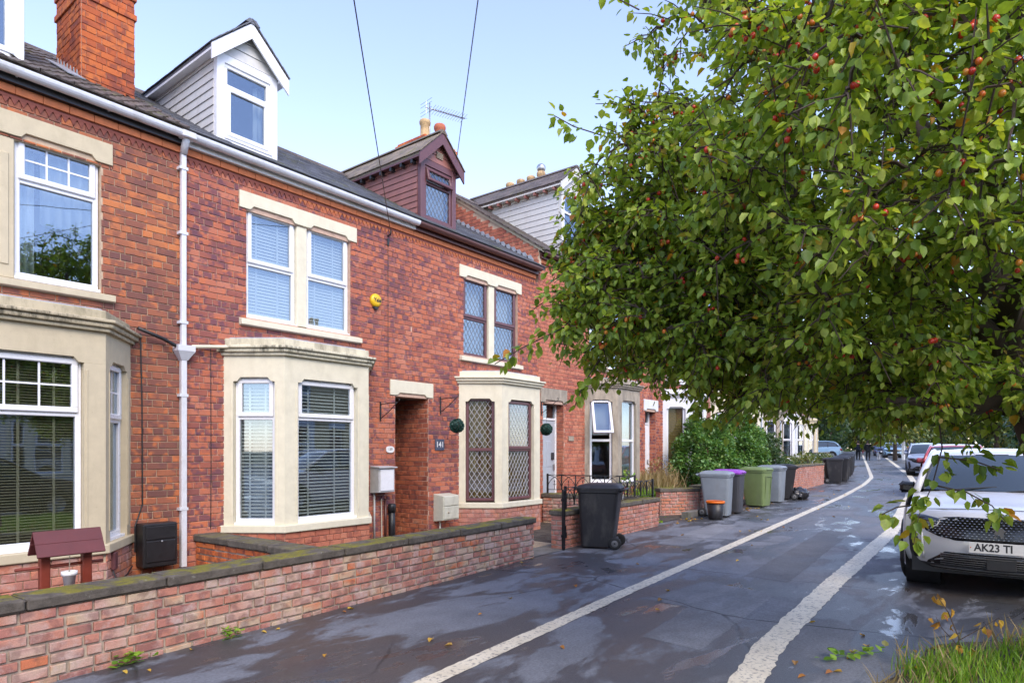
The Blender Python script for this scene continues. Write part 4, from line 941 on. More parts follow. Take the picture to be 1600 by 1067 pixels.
def garden_wall(p0, p1, h, label, brick='brick_gw', mortar='mortar_g', cope='cope', limit=290, th=.23, cl=.92, ct=.085, ov=.035, course=.078, sl=.232, seed=3, back=False, name='garden_wall', extra_h=None, group=None):
    z0 = gz((p0[0] + p1[0]) / 2); M, L = fM(p0, p1, 0); o = empty(name, (p0[0], p0[1], z0), 0, label, 'wall', group); W = T((p0[0], p0[1], z0)); M = T((-p0[0], -p0[1], 0)) @ M
    m = MB(); m.box(0, L, .004, th - .004, -.25, h, M); co = m.build('core', M_[mortar], o)
    r2 = random.Random(seed); rr = brick_rows(0, L, -.04, h, course, sl, .015, 'rand', rng=r2); place_bricks(o, W, rr, M, M_[brick], limit, depth=.034, jit=.005, rng=r2, worn=.007)
    Me = M @ T((0, 0, 0)); corners = [((0, th), (0, 0)), ((L, 0), (L, th))] + ([((L, th), (0, th))] if back else [])
    for a, b in corners:
        Mk, Lk = fM(a, b); rr = brick_rows(0, Lk, -.04, h, course, sl, .015, 'garden', rng=r2); place_bricks(o, W, rr, M @ Mk, M_[brick], 40 if limit else 0, depth=.034, jit=.005, rng=r2, worn=.007)
    n = max(1, int(round(L / cl))); x = -ov
    for i in range(n):
        e = x + (L + 2 * ov) / n * r2.uniform(.94, 1.06) if i < n - 1 else L + ov
        mc = MB(); dz = r2.uniform(-.004, .004); mc.cbox(x + .004, e - .004, -ov, th + ov, h + .002 + dz, h + ct + dz, .012, M @ T((0, r2.uniform(-.004, .004), 0))); mc.build('coping_stone', M_[cope], o, bevel=.006); x = e
    return o, M, L, W
garden_wall((.55, 5.345), (7.93, 5.775), .535, 'long low weathered brick garden wall with mossy dark coping', seed=3)
garden_wall((3.98, 8.14), (4.05, 5.80), .50, 'short brick wall dividing the gardens beside the white downpipe', brick='brick_ch', limit=60, seed=4, back=False, cope='cope2')
wD, MD, LD, WDw = garden_wall((8.78, 5.80), (12.45, 5.86), .52, 'pink brick front wall carrying black iron railings behind the wheelie bin', brick='brick_gw2', limit=200, seed=5)
wV, MV, LV, _ = garden_wall((11.52, 8.13), (12.0, 6.15), .55, 'brick wall between two gardens carrying arched black railings', brick='brick_gw', limit=60, seed=6, th=.2)
garden_wall((14.2, 6.62), (15.0, 6.02), .55, 'short brick garden wall end beside the bucket with orange rim', brick='brick_gw2', limit=60, seed=7)
garden_wall((15.15, 6.05), (22.6, 6.07), .55, 'brick garden wall hidden behind the grey and green bins', brick='brick_gw', limit=60, seed=8)
garden_wall((22.8, 6.06), (28.4, 6.15), .80, 'tall pink brick garden wall ending at the pair of black bins', brick='brick_gw2', limit=80, seed=9)
m = MB(); m.box(14.0, 15.2, 5.85, 6.02, -.1, .13, T((0, 0, gz(14.5)))); m.build('kerb_edging', M_['conc'], None, 'low concrete edging at the foot of the short wall', 'kerb')
Mw, Lw = fM((42, 9.6), (54, 11.3), gz(45)); m = MB(); m.cbox(0, Lw, 0, .2, -.3, .95, .02, Mw); o = m.build('garden_wall', M_['stone_w'], None, 'white rendered garden wall in front of the end house', 'wall'); m = MB(); m.cbox(-.05, Lw + .05, -.05, .25, .952, 1.03, .01, Mw); m.build('coping', M_['cope2'], o)
# ------------------------------------------------------------------ railings with interlaced pointed arches
def railing(p0, p1, z0, h, label, bay_=.30, post0=None):
    M, L = fM(p0, p1, 0); o = empty('railing', (p0[0], p0[1], z0), 0, label, 'railing'); M = T((-p0[0], -p0[1], 0)) @ M; mt = M_['blackm']
    for zz in (.05, h - .012): m = MB(); m.cbox(0, L, -.006, .006, zz, zz + .012, .002, M); m.build('rail', mt, o)
    n = max(2, int(round(L / bay_))); b = L / n
    for i in range(n + 1):
        m = MB(); s = .019 if i in (0, n) else .011; m.cbox(i*b - s, i*b + s, -s, s, -.03 if i in (0, n) else .05, h + (.02 if i in (0, n) else 0), .003, M); m.build('post', mt, o)
    for i in range(n):
        for sg in (0, 1):
            pts = []
            for k in range(9):
                t_ = k / 8 * math.pi / 2; xx = b * (1 - math.cos(t_)) ; zz = .06 + (h - .075) * math.sin(t_)
                pts.append((i*b + (xx if sg == 0 else b - xx), .0 + (.004 if sg else -.004), zz))
            m = MB(); m.tube(pts, .0075, 5, M); m.build('arch_bar', mt, o)
        m = MB(); c = i*b + b/2; m.tube([(c, 0, .06), (c, 0, h * .58)], .006, 5, M); m.box(c - .03, c + .03, -.005, .005, h*.42, h*.42 + .012, M); m.prism([(c - .016, h*.58), (c, h*.70), (c + .016, h*.58)], -.005, .005, M); m.build('spear', mt, o)
    return o
railing((9.0, 5.90), (12.40, 5.965), gz(9) + .63, .36, 'black iron railing with pointed arches on the pink brick front wall', .29)
railing((11.58, 8.05), (12.06, 6.2), gz(12) + .66, .38, 'black iron railing with pointed arches between the two gardens', .30)
g = MB(); g.cbox(8.70, 8.745, 5.73, 5.775, 0, 1.0, .004); go = g.build('gate_post', M_['blackm'], None, 'black square iron gate post fixed to the wall end', 'post')
for z in (.22, .80): m = MB(); m.cbox(8.745, 8.80, 5.735, 5.77, z, z + .09, .004); m.cbox(8.66, 8.70, 5.74, 5.765, z + .02, z + .06, .004); m.build('hinge', M_['blackm'], go)
m = MB(); m.cbox(8.699, 8.76, 5.722, 5.729, .25, .42, .003); m.build('latch_plate', M_['blackm'], go)
# ------------------------------------------------------------------ things fixed to the walls
def hung(name, label, cat, loc, group=None): return empty(name, loc, 0, label, cat, group)
h = hung('meter_box', 'weathered black plastic meter box on the brown brick wall', 'meter box', (3.27, 8.172, .27))
m = MB(); m.cbox(0, .39, -.215, 0, 0, .51, .015); b_ = m.build('case', M_['black'], h); m = MB(); m.cbox(.03, .36, -.228, -.214, .06, .31, .006); m.build('door', M_['black'], h); m = MB(); m.cbox(.03, .36, -.226, -.214, .325, .48, .006); m.build('cover', M_['black'], h); m = MB(); m.lathe([(.012, 0), (.012, .012)], 8, T((.2, -.228, .30)) @ RX(R(90))); m.build('lock', M_['steel'], h)
h = hung('junction_box', 'small maroon junction box on the beige bay plinth', 'junction box', (2.80, 7.63, .36))
m = MB(); m.cbox(0, .09, -.05, .0, 0, .19, .01, RZ(R(50))); m.build('case', M_['brownf'], h); m = MB(); m.tube([(.03, .01, 0), (.05, -.02, -.08), (.14, .06, -.12), (.25, .2, -.10), (.38, .4, -.05)], .008, 5); m.build('cable', M_['black'], h)
M_['gbox'] = plain('grey_white_grp', (.50,.50,.50), .5, var=.15, dirt=((.3,.28,.25),.6)); M_['cbox'] = plain('cream_meter_plastic', (.62,.61,.49), .5, var=.1, dirt=((.35,.33,.25),.5))
h = hung('meter_box', 'grey white electricity meter box beside the covered passage', 'meter box', (6.77, 8.172, .95))
m = MB(); m.prism([(0, 0), (0, .43), (-.215, .415), (-.215, .015)], 0, .33, None, 'yz'); m.build('case', M_['gbox'], h, bevel=.006); m = MB(); m.cbox(.03, .305, -.228, -.214, .04, .38, .004); m.build('door', M_['upvc'], h); m = MB(); m.cbox(-.02, .36, -.23, 0, .418, .437, .004, RX(R(4))); m.build('hood', M_['gbox'], h); m = MB(); m.tube([(.05, -.05, 0), (.05, -.05, -.85)], .016, 6); m.build('conduit', M_['gbox'], h)
h = hung('meter_box', 'cream plastic gas meter box under the slate number sign', 'meter box', (8.20, 8.172, .37))
m = MB(); m.prism([(0, 0), (0, .49), (-.24, .46), (-.24, .03)], 0, .41, None, 'yz'); m.build('case', M_['cbox'], h, bevel=.008); m = MB(); m.cbox(.015, .395, -.256, -.239, .05, .27, .006); m.build('door', M_['cbox'], h); m = MB(); m.cbox(.015, .395, -.256, -.239, .285, .45, .006); m.build('cover', M_['cbox'], h); m = MB(); m.sphere((.12, -.26, .17), .018, 8, 6); m.build('lock', M_['stone_d'], h); m = MB(); m.tube([(.09, -.08, 0), (.09, -.08, -.36)], .016, 6); m.build('conduit', M_['cbox'], h)
h = hung('waste_pipe', 'black soil pipe and thin conduits rising left of the passage', 'pipe', (7.17, 8.10, 0))
m = MB(); m.tube([(0, 0, 0), (0, 0, .70)], .055, 10); m.lathe([(.066, .62), (.066, .74), (.05, .76)], 10); m.build('pipe', M_['black'], h); m = MB(); m.tube([(-.11, .03, .05), (-.11, .03, .85)], .02, 6); m.build('conduit', M_['gutb'], h); m = MB(); m.tube([(-.17, .05, .0), (-.18, .05, .85)], .009, 5); m.build('conduit', M_['cbox'], h)
M_['ywl'] = plain('yellow_plastic', (.80,.50,.015), .35, var=.05); M_['ink'] = plain('dark_ink', (.03,.03,.035), .6); M_['white'] = plain('white_paint', (.80,.80,.78), .45, var=.05); M_['slb'] = plain('blue_slate', (.075,.09,.14), .6, var=.2)
h = hung('alarm_box', 'round yellow burglar alarm box on the red brick wall', 'alarm', (6.87, 8.172, 4.05))
m = MB(); m.lathe([(.108, 0), (.108, .03), (.098, .05), (.07, .064), (.0, .07)], 24, RX(R(90)), True); m.build('cover', M_['ywl'], h); m = MB(); m.prism([(-.05, -.105), (.05, -.105), (.03, -.14), (-.03, -.14)], -.045, 0); m.build('siren', M_['ink'], h); text_obj('lettering', 'Yale', .085, M_['ink'], h, T((0, -.072, 0)) @ RX(R(90)), .001, bold=.002)
h = hung('number_sign', 'white oval enamel house number sign left of the passage', 'sign', (7.18, 8.165, 1.65))
m = MB(); m.prism([(.085 * math.cos(a * math.pi / 12) * (1 if abs(math.cos(a * math.pi / 12)) > .4 else 1), .055 * math.copysign(abs(math.sin(a * math.pi / 12)) ** .6, math.sin(a * math.pi / 12))) for a in range(24)], -.016, 0); m.build('plate', M_['white'], h); text_obj('digits', '139', .062, M_['ink'], h, T((0, -.0165, 0)) @ RX(R(90)), .001)
h = hung('number_sign', 'square slate blue number sign right of the passage', 'sign', (8.345, 8.165, 1.735))
m = MB(); m.cbox(-.115, .115, -.018, 0, -.10, .10, .003); m.build('plate', M_['slb'], h); text_obj('digits', '141', .135, M_['white'], h, T((0, -.0185, 0)) @ RX(R(90)), .001, bold=.003)
h = hung('number_sign', 'small pale stone name plaque right of the grey door', 'sign', (12.69, 8.165, 1.90))
m = MB(); m.cbox(-.11, .11, -.02, 0, -.055, .055, .004); m.build('plate', M_['stone_d'], h)
h = hung('doorbell', 'small black doorbell on the grey door', 'doorbell', (12.25, 8.388, 1.50)); m = MB(); m.cbox(-.05, .05, -.03, 0, -.08, .08, .008); m.build('case', M_['ink'], h)
for (bx, by, bz, dx, ly, lab) in ((6.98, 8.165, 2.13, .0, -.42, 'curled black iron hanging bracket left of the passage'), (8.37, 8.165, 2.30, .0, -.42, 'curled black iron hanging bracket left of the cream leaded bay'), (11.50, 8.165, 2.42, -.0, -.42, 'curled black iron hanging bracket between leaded bay and grey door')):
    h = hung('wall_bracket', lab, 'bracket', (bx, by, bz)); m = MB(); m.cbox(-.014, .014, -.012, 0, -.02, .30, .003); m.build('back_plate', M_['blackm'], h)
    m = MB(); m.tube([(0, -.008, .25), (dx*.5, ly*.5, .262), (dx, ly, .27)], .007, 6); m.build('arm', M_['blackm'], h); m = MB(); m.tube([(0, -.008, .02), (dx*.55, ly*.5, .13), (dx*.95, ly*.95, .265)], .007, 6)
    m.tube([(dx, ly, .27), (dx, ly - .03, .29), (dx, ly - .035, .32), (dx, ly - .01, .33), (dx, ly + .005, .31)], .006, 6); m.build('stay', M_['blackm'], h)
def leafy_ball(name, label, loc, r, n, mat, drop):
    h = hung(name, label, 'topiary', loc); m = MB(); r2 = random.Random(int(loc[0] * 100)); m.sphere((0, 0, 0), r * .86, 12, 8); core = m.build('core', M_['dkgreen'], h)
    m = MB()
    for i in range(n):
        d = Vector((r2.gauss(0, 1), r2.gauss(0, 1), r2.gauss(0, 1))).normalized(); q = d.to_track_quat('Z', 'Y').to_matrix().to_4x4(); s = r * .15
        m.add([(-s*.5, 0, 0), (0, s*.1, -s*.7), (s*.5, 0, 0), (0, -s*.1, s)], [(0, 1, 2), (0, 2, 3)], T(d * r * r2.uniform(.84, .98)) @ q @ RX(R(90) + r2.uniform(-.7, .7)) @ RZ(r2.uniform(0, 6)))
    m.build('leaves', mat, h, kind='stuff'); m = MB(); m.tube([(0, 0, r * .9), (0, 0, drop)], .003, 4); m.build('chain', M_['blackm'], h)
M_['dkgreen'] = plain('dark_green', (.008,.022,.016), .8); M_['topi'] = plain('blue_green_plastic_leaf', (.018,.075,.055), .45, var=.5, scale=60)
leafy_ball('topiary_ball', 'dark green topiary ball hanging left of the leaded bay', (8.36, 7.75, 2.065), .132, 900, M_['topi'], .50)
leafy_ball('topiary_ball', 'dark green topiary ball hanging beside the grey door', (11.10, 7.75, 2.07), .132, 900, M_['topi'], .62)
# TV aerial on the rear chimney, overhead wires
h = empty('tv_aerial', (10.62, 10.70, 8.6), 0, 'thin metal television aerial on a mast above the brown dormer', 'aerial')
m = MB(); m.tube([(0, 0, -.2), (0, 0, 1.05)], .016, 6); m.build('mast', M_['steel'], h); bd = Vector((.98, -.15, .12)).normalized()
m = MB(); m.tube([Vector((0, 0, .93)) - bd * .12, Vector((0, 0, .93)) + bd * 1.05], .011, 6); bo = m.build('boom', M_['steel'], h); pd = Vector((.15, .98, 0)).normalized()
for k in range(13):
    c = Vector((0, 0, .93)) + bd * (.08 + k * .078); m = MB(); up = Vector((0, 0, 1)); m.tube([c - pd * .14 + up * .05, c + pd * .14 - up * .05], .005, 4); m.tube([c - pd * .14 - up * .05, c + pd * .14 + up * .05], .005, 4); m.build('element', M_['steel'], bo)
m = MB(); c = Vector((0, 0, .93)) - bd * .1
for s in (-1, 1):
    for q in (.06, .14): m.tube([c - pd * .22 + Vector((0, 0, s * q)), c + pd * .22 + Vector((0, 0, s * q))], .005, 4)
m.tube([c + Vector((0, 0, -.16)), c + Vector((0, 0, .16))], .006, 4); m.build('reflector', M_['steel'], bo)
def wire(p, q, ext, sag, lab):
    p, q = Vector(p), Vector(q); e = p + (q - p) * ext; pts = []
    for k in range(25): t_ = k / 24; v = p.lerp(e, t_); v.z -= sag * 4 * t_ * (1 - t_); pts.append(v)
    m = MB(); m.tube(pts, .006, 4); return m.build('overhead_wire', M_['black'], None, lab, 'wire')
w1 = wire((7.14, 8.10, 5.22), (3.509, 4.444, 5.473), 4.5, .0, 'thin black overhead wire running to the red brick wall'); wire((11.2, 10.5, 7.9), (4.159, 3.611, 5.473), 2.6, .0, 'thin overhead wire running to the chimney behind the brown dormer')
h = hung('wire_clamp', 'black wire insulator clamp under the white gutter', 'clamp', (7.14, 8.165, 5.16)); m = MB(); m.tube([(0, 0, 0), (0, -.07, .02), (0, -.07, .09)], .014, 6); m.cbox(-.02, .02, -.02, 0, -.16, -.04, .004); m.build('insulator', M_['black'], h); m = MB(); m.tube([(.0, -.006, -.15), (0.0, -.006, -2.2)], .005, 4); m.build('wall_cable', M_['black'], h)
# roofed planter and pot behind the front wall
M_['mahog'] = plain('red_wood_stain', (.20,.035,.018), .5, var=.35, scale=8, bump=.2); M_['mahor'] = plain('maroon_painted_board', (.13,.032,.035), .6, var=.2, scale=8, bump=.3)
h = empty('wishing_well_planter', (1.72, 6.2, 0), 0, 'wooden wishing well planter with maroon plank roof behind the front wall', 'planter')
for px in (.075, .375): m = MB(); m.cbox(px - .035, px + .035, -.03, .03, 0, .86, .006); m.build('post', M_['mahog'], h)
for s in (-1, 1):
    for k in range(2):
        Mx = T((0, 0, .99)) @ RX(R(55) * -s if s > 0 else R(55)) ; m = MB(); d0 = .0 + k * .112; m.cbox(-.005, .48, *((-d0 - .115, -d0) if s < 0 else (d0, d0 + .115)), -.009 - .003 * k, .009 - .003 * k, .003, T((0, 0, .985)) @ RX(R(58) if s < 0 else R(-58))); m.build('roof_plank', M_['mahor'], h)
m = MB(); m.prism([(-.10, .835), (.10, .835), (0, .975)], .05, .07, None, 'yz'); m.prism([(-.10, .835), (.10, .835), (0, .975)], .385, .405, None, 'yz'); m.build('gable', M_['mahog'], h); m = MB(); m.tube([(-.12, 0, .70), (.5, 0, .70)], .013, 8); m.build('winding_bar', M_['mahog'], h)
m = MB(); m.prism([(-.14, 0), (.14, 0), (.16, .38), (-.16, .38)], .02, .44, None, 'yz'); m.build('tub', M_['mahog'], h)
h = empty('flower_pot', (1.945, 6.12, .53), 0, 'small white flower pot with bare stem under the maroon planter roof', 'pot'); m = MB(); m.lathe([(.036, 0), (.048, .09), (.058, .092), (.058, .125), (.05, .125), (.045, .10), (0, .098)], 18); m.build('pot', M_['white'], h); m = MB(); m.lathe([(.047, .098), (.03, .108), (0, .112)], 12); m.build('compost', M_['soil'], h); m = MB(); m.tube([(0, .005, .1), (.004, 0, .25)], .004, 4); m.build('stem', M_['stone_d'], h)
# ------------------------------------------------------------------ wheelie bins
def binplastic(name, c): return plain(name, c, .5, var=.14, scale=6, bump=.12, dirt=((.16,.15,.13), .3))
M_['bin_k'] = binplastic('black_bin_plastic', (.014,.0135,.016)); M_['bin_g'] = binplastic('grey_bin_plastic', (.235,.27,.30)); M_['bin_v'] = binplastic('olive_green_bin_plastic', (.17,.235,.085)); M_['bin_d'] = binplastic('dark_grey_bin_plastic', (.05,.052,.06)); M_['lid_p'] = binplastic('purple_lid_plastic', (.30,.07,.48))
M_['rubber'] = plain('tyre_rubber', (.018,.018,.018), .8, var=.2, bump=.2); M_['hub'] = plain('grey_hub', (.13,.13,.13), .5)
def wheelie_bin(label, loc, rz, body='bin_k', lid=None, s=1.0, digits=None, group='wheelie bins along the footpath', sticker=False, panel=False, lidopen=0.0):
    h = empty('wheelie_bin', loc, rz, label, 'bin', group); bm_ = M_[body]; lm = M_[lid or body]; h.scale = (s, s, s)
    def ringpts(w_, d_, z, yo, c=.06):
        a, b = w_ / 2, d_ / 2; P = []
        for (sx, sy, st) in ((1, -1, -90), (1, 1, 0), (-1, 1, 90), (-1, -1, 180)):
            for k in range(4): t_ = R(st + 30 * k); P.append((sx * (a - c) + c * math.cos(t_), sy * (b - c) + c * math.sin(t_) + yo, z))
        return P
    m = MB(); rings = [ringpts(.44, .50, .03, .04), ringpts(.46, .53, .12, .035), ringpts(.545, .66, .90, .0), ringpts(.56, .68, .905, 0, .065), ringpts(.58, .70, .915, 0, .07), ringpts(.58, .70, .945, 0, .07)]
    vs = [p for r_ in rings for p in r_]; n = 16; fs = [tuple(range(n - 1, -1, -1))]
    for i in range(len(rings) - 1):
        for k in range(n): fs.append((i*n+k, i*n+(k+1) % n, (i+1)*n+(k+1) % n, (i+1)*n+k))
    m.add(vs, fs, None, True); bo = m.build('body', bm_, h); bo.modifiers.new('es', 'EDGE_SPLIT').split_angle = R(35)
    if panel:
        mp = MB()
        for (a, b, c, d) in ((-.15, .15, .80, .82), (-.16, -.145, .22, .81), (.145, .16, .22, .81)): mp.cbox(a, b, -.006, .012, c, d, .004, T((0, .285, 0)) @ RX(R(-4.5)))
        mp.build('moulded_rib', bm_, h)
    m = MB(); rings = [ringpts(.60, .72, .948, .0, .07), ringpts(.605, .725, .985, .0, .07), ringpts(.54, .66, 1.025, .0, .08), ringpts(.40, .46, 1.052, -.03, .09)]
    vs = [p for r_ in rings for p in r_]; fs = [tuple(range(n - 1, -1, -1)), tuple(range(3 * n, 4 * n))]
    for i in range(3):
        for k in range(n): fs.append((i*n+k, i*n+(k+1) % n, (i+1)*n+(k+1) % n, (i+1)*n+k))
    Ml = T((0, -.36, .95)) @ RX(lidopen) @ T((0, .36, -.95)); m.add(vs, fs, Ml, True); lo = m.build('lid', lm, h); lo.modifiers.new('es', 'EDGE_SPLIT').split_angle = R(30)
    m = MB(); m.cbox(-.17, .17, .33, .385, .97, 1.0, .01, Ml); m.build('lid_handle', lm, h)
    m = MB(); m.tube([(-.22, -.345, .93), (-.22, -.42, .965), (-.20, -.425, .965), (.20, -.425, .965), (.22, -.42, .965), (.22, -.345, .93)], .017, 8); m.build('handle', bm_, h)
    for s_ in (-1, 1):
        m = MB(); m.lathe([(.055, -.022), (.085, -.026), (.10, -.016), (.10, .016), (.085, .026), (.055, .022)], 20, T((s_ * .255, -.275, .10)) @ RY(R(90))); wh = m.build('wheel', M_['rubber'], h)
        m = MB(); m.lathe([(.0, .0), (.02, .03), (.03, .022), (.052, .024), (.06, .018)], 16, T((s_ * .255, -.275, .10)) @ RY(R(90) * s_), False); m.build('hub', M_['hub'], wh)
    m = MB(); m.tube([(-.24, -.275, .10), (.24, -.275, .10)], .012, 6); m.build('axle', M_['steel'], h)
    m = MB(); m.cbox(-.20, .20, -.27, -.20, .06, .16, .01); m.build('axle_block', bm_, h)
    if digits: text_obj('digits', digits, .22, M_['ink'], h, T((-.262, .04, .62)) @ RZ(R(-90)) @ RX(R(86.5)), .001, bold=.006)
    if sticker: m = MB(); m.box(-.06, .0, -.002, 0, .0, .09, T((.2, -.338, .78)) @ RX(R(5))); m.build('sticker', M_['white'], h)
    return h
BZ = lambda X, Y: (X, Y, gz(X) + .004)
wheelie_bin('black wheelie bin standing alone by the gate post and iron railings', BZ(9.33, 5.42), R(20), 'bin_k', sticker=True, group='')
wheelie_bin('tall grey wheelie bin behind the bucket with orange rim', BZ(14.85, 5.52), R(188), 'bin_g')
wheelie_bin('dark grey wheelie bin with a purple lid beside the grey bin', BZ(15.75, 5.56), R(184), 'bin_d', 'lid_p')
wheelie_bin('olive green wheelie bin with moulded panel between the grey bins', BZ(17.70, 5.50), R(172), 'bin_v', panel=True)
wheelie_bin('grey wheelie bin with the painted number 5', BZ(19.15, 5.52), R(178), 'bin_g', digits=None)
wheelie_bin('black wheelie bin with wheels showing beside the refuse sack', BZ(20.2, 5.50), R(25), 'bin_k', sticker=True)
for i, (X, Y, a) in enumerate([(29.4, 6.02, 205), (30.4, 5.95, 190)]): wheelie_bin(['black wheelie bin at the end of the tall pink brick wall','black wheelie bin second from the end of the pink brick wall'][i], BZ(X, Y), R(a), 'bin_k')
for (X, Y) in ((32.0, 6.2), (33.2, 6.4), (34.6, 6.6), (36.2, 6.8), (38.5, 7.2), (41.0, 7.6)): wheelie_bin('black wheelie bin in the far line of bins towards the walkers', BZ(X, Y), R(190 + rnd.uniform(-12, 12)), 'bin_k', group='far line of black bins')
for o in bpy.data.objects:
    if o.get('label', '').startswith('grey wheelie bin with the painted'):
        text_obj('digits', '5', .22, M_['ink'], o, T((.2685, .06, .72)) @ RZ(R(90)) @ RX(R(86.8)), .001, bold=.008); text_obj('digits', '-', .2, M_['ink'], o, T((.2685, -.10, .70)) @ RZ(R(90)) @ RX(R(86.8)), .001, bold=.006)
M_['orange'] = plain('orange_plastic', (.85,.17,.01), .4, var=.06)
h = empty('bucket', BZ(14.18, 5.30), R(20), 'black builders bucket with an orange rim in front of the grey bin', 'bucket')
m = MB(); m.lathe([(.145, .0), (.15, .01), (.19, .37), (.185, .37), (.145, .02)], 20, None, True); m.build('tub', M_['black'], h); m = MB(); m.lathe([(.186, .362), (.203, .362), (.205, .405), (.192, .41), (.186, .40)], 20, None, False); m.build('rim', M_['orange'], h); m = MB(); m.tube([(.19, -.06, .36), (.24, -.09, .2), (.17, -.17, .07), (.02, -.205, .15), (-.13, -.17, .34)], .005, 5); m.build('handle', M_['steel'], h)
h = empty('refuse_sack', BZ(20.75, 5.18), 0, 'slumped black refuse sack lying beside the black bin', 'sack'); bm = bmesh.new(); bmesh.ops.create_icosphere(bm, subdivisions=4, radius=1)
for v in bm.verts:
    n_ = mnoise.noise(v.co * 2.2) * .22 + abs(mnoise.noise(v.co * 6)) * .16; v.co *= (1 + n_); v.co = Vector((v.co.x * .34, v.co.y * .26, max(-.13, v.co.z * .20) + .13))
me = bpy.data.meshes.new('sack'); bm.to_mesh(me); bm.free(); me.materials.append(plain('black_polythene', (.02,.02,.022), .28)); me.polygons.foreach_set('use_smooth', [True] * len(me.polygons)); link(bpy.data.objects.new('sack', me), h)
m = MB(); m.lathe([(.02, .0), (.045, .03), (.035, .09)], 9, T((-.2, .05, .27)) @ RY(R(-40))); m.build('knot', M_['black'], h)
# ------------------------------------------------------------------ cars
def paintm(name, c, rough=.3): 
    t = NT(name); p = t.pos(); t.col(t.mix(t.ramp(t.noise(5, 5, .6, p), [(.4, 0.0), (.8, .12)]), c, (.35, .32, .28))); t.rough(rough); t.p.inputs['Coat Weight'].default_value = 1.0; t.p.inputs['Coat Roughness'].default_value = .03; return t.m
def car_glass():
    t = NT('car_glass'); t.col((.018, .028, .03)); t.rough(.03); t.p.inputs['Specular IOR Level'].default_value = .9; t.p.inputs['Coat Weight'].default_value = .8; t.p.inputs['Coat Roughness'].default_value = .02; return t.m
M_['cglass'] = car_glass(); M_['cwhite'] = paintm('pearl_white_paint', (.68,.69,.71)); M_['cplas'] = plain('gloss_black_trim', (.012,.012,.014), .22, var=.1); M_['cmat'] = plain('matt_black_trim', (.022,.022,.024), .6); M_['chrome'] = plain('chrome', (.75,.75,.76), .12, metal=1.0, var=.03)
def lamp_mat():
    t = NT('headlamp_lens'); t.col((.05,.055,.06)); t.rough(.1); t.p.inputs['Metallic'].default_value = .7; t.p.inputs['Coat Weight'].default_value = 1.0; return t.m
M_['lens'] = lamp_mat(); M_['redlens'] = plain('red_lens', (.35,.01,.01), .15)
def lerp_tab(tab, v):
    for (a, b) in zip(tab, tab[1:]):
        if (a[0] <= v <= b[0]) or (a[0] >= v >= b[0]):
            f = (v - a[0]) / (b[0] - a[0]) if b[0] != a[0] else 0; return [a[i] + (b[i] - a[i]) * f for i in range(len(a))]
    return list(tab[0]) if abs(v - tab[0][0]) < abs(v - tab[-1][0]) else list(tab[-1])
def crv(pts, n):                                                        # Catmull-Rom through rows of numbers
    out = []; P = [pts[0]] + list(pts) + [pts[-1]]
    for i in range(1, len(P) - 2):
        for k in range(n):
            t_ = k / n; o = []
            for a, b, c, d in zip(P[i-1], P[i], P[i+1], P[i+2]): o.append(.5 * ((2*b) + (-a+c)*t_ + (2*a-5*b+4*c-d)*t_*t_ + (-a+3*b-3*c+d)*t_**3))
            out.append(tuple(o))
    out.append(tuple(pts[-1])); return out
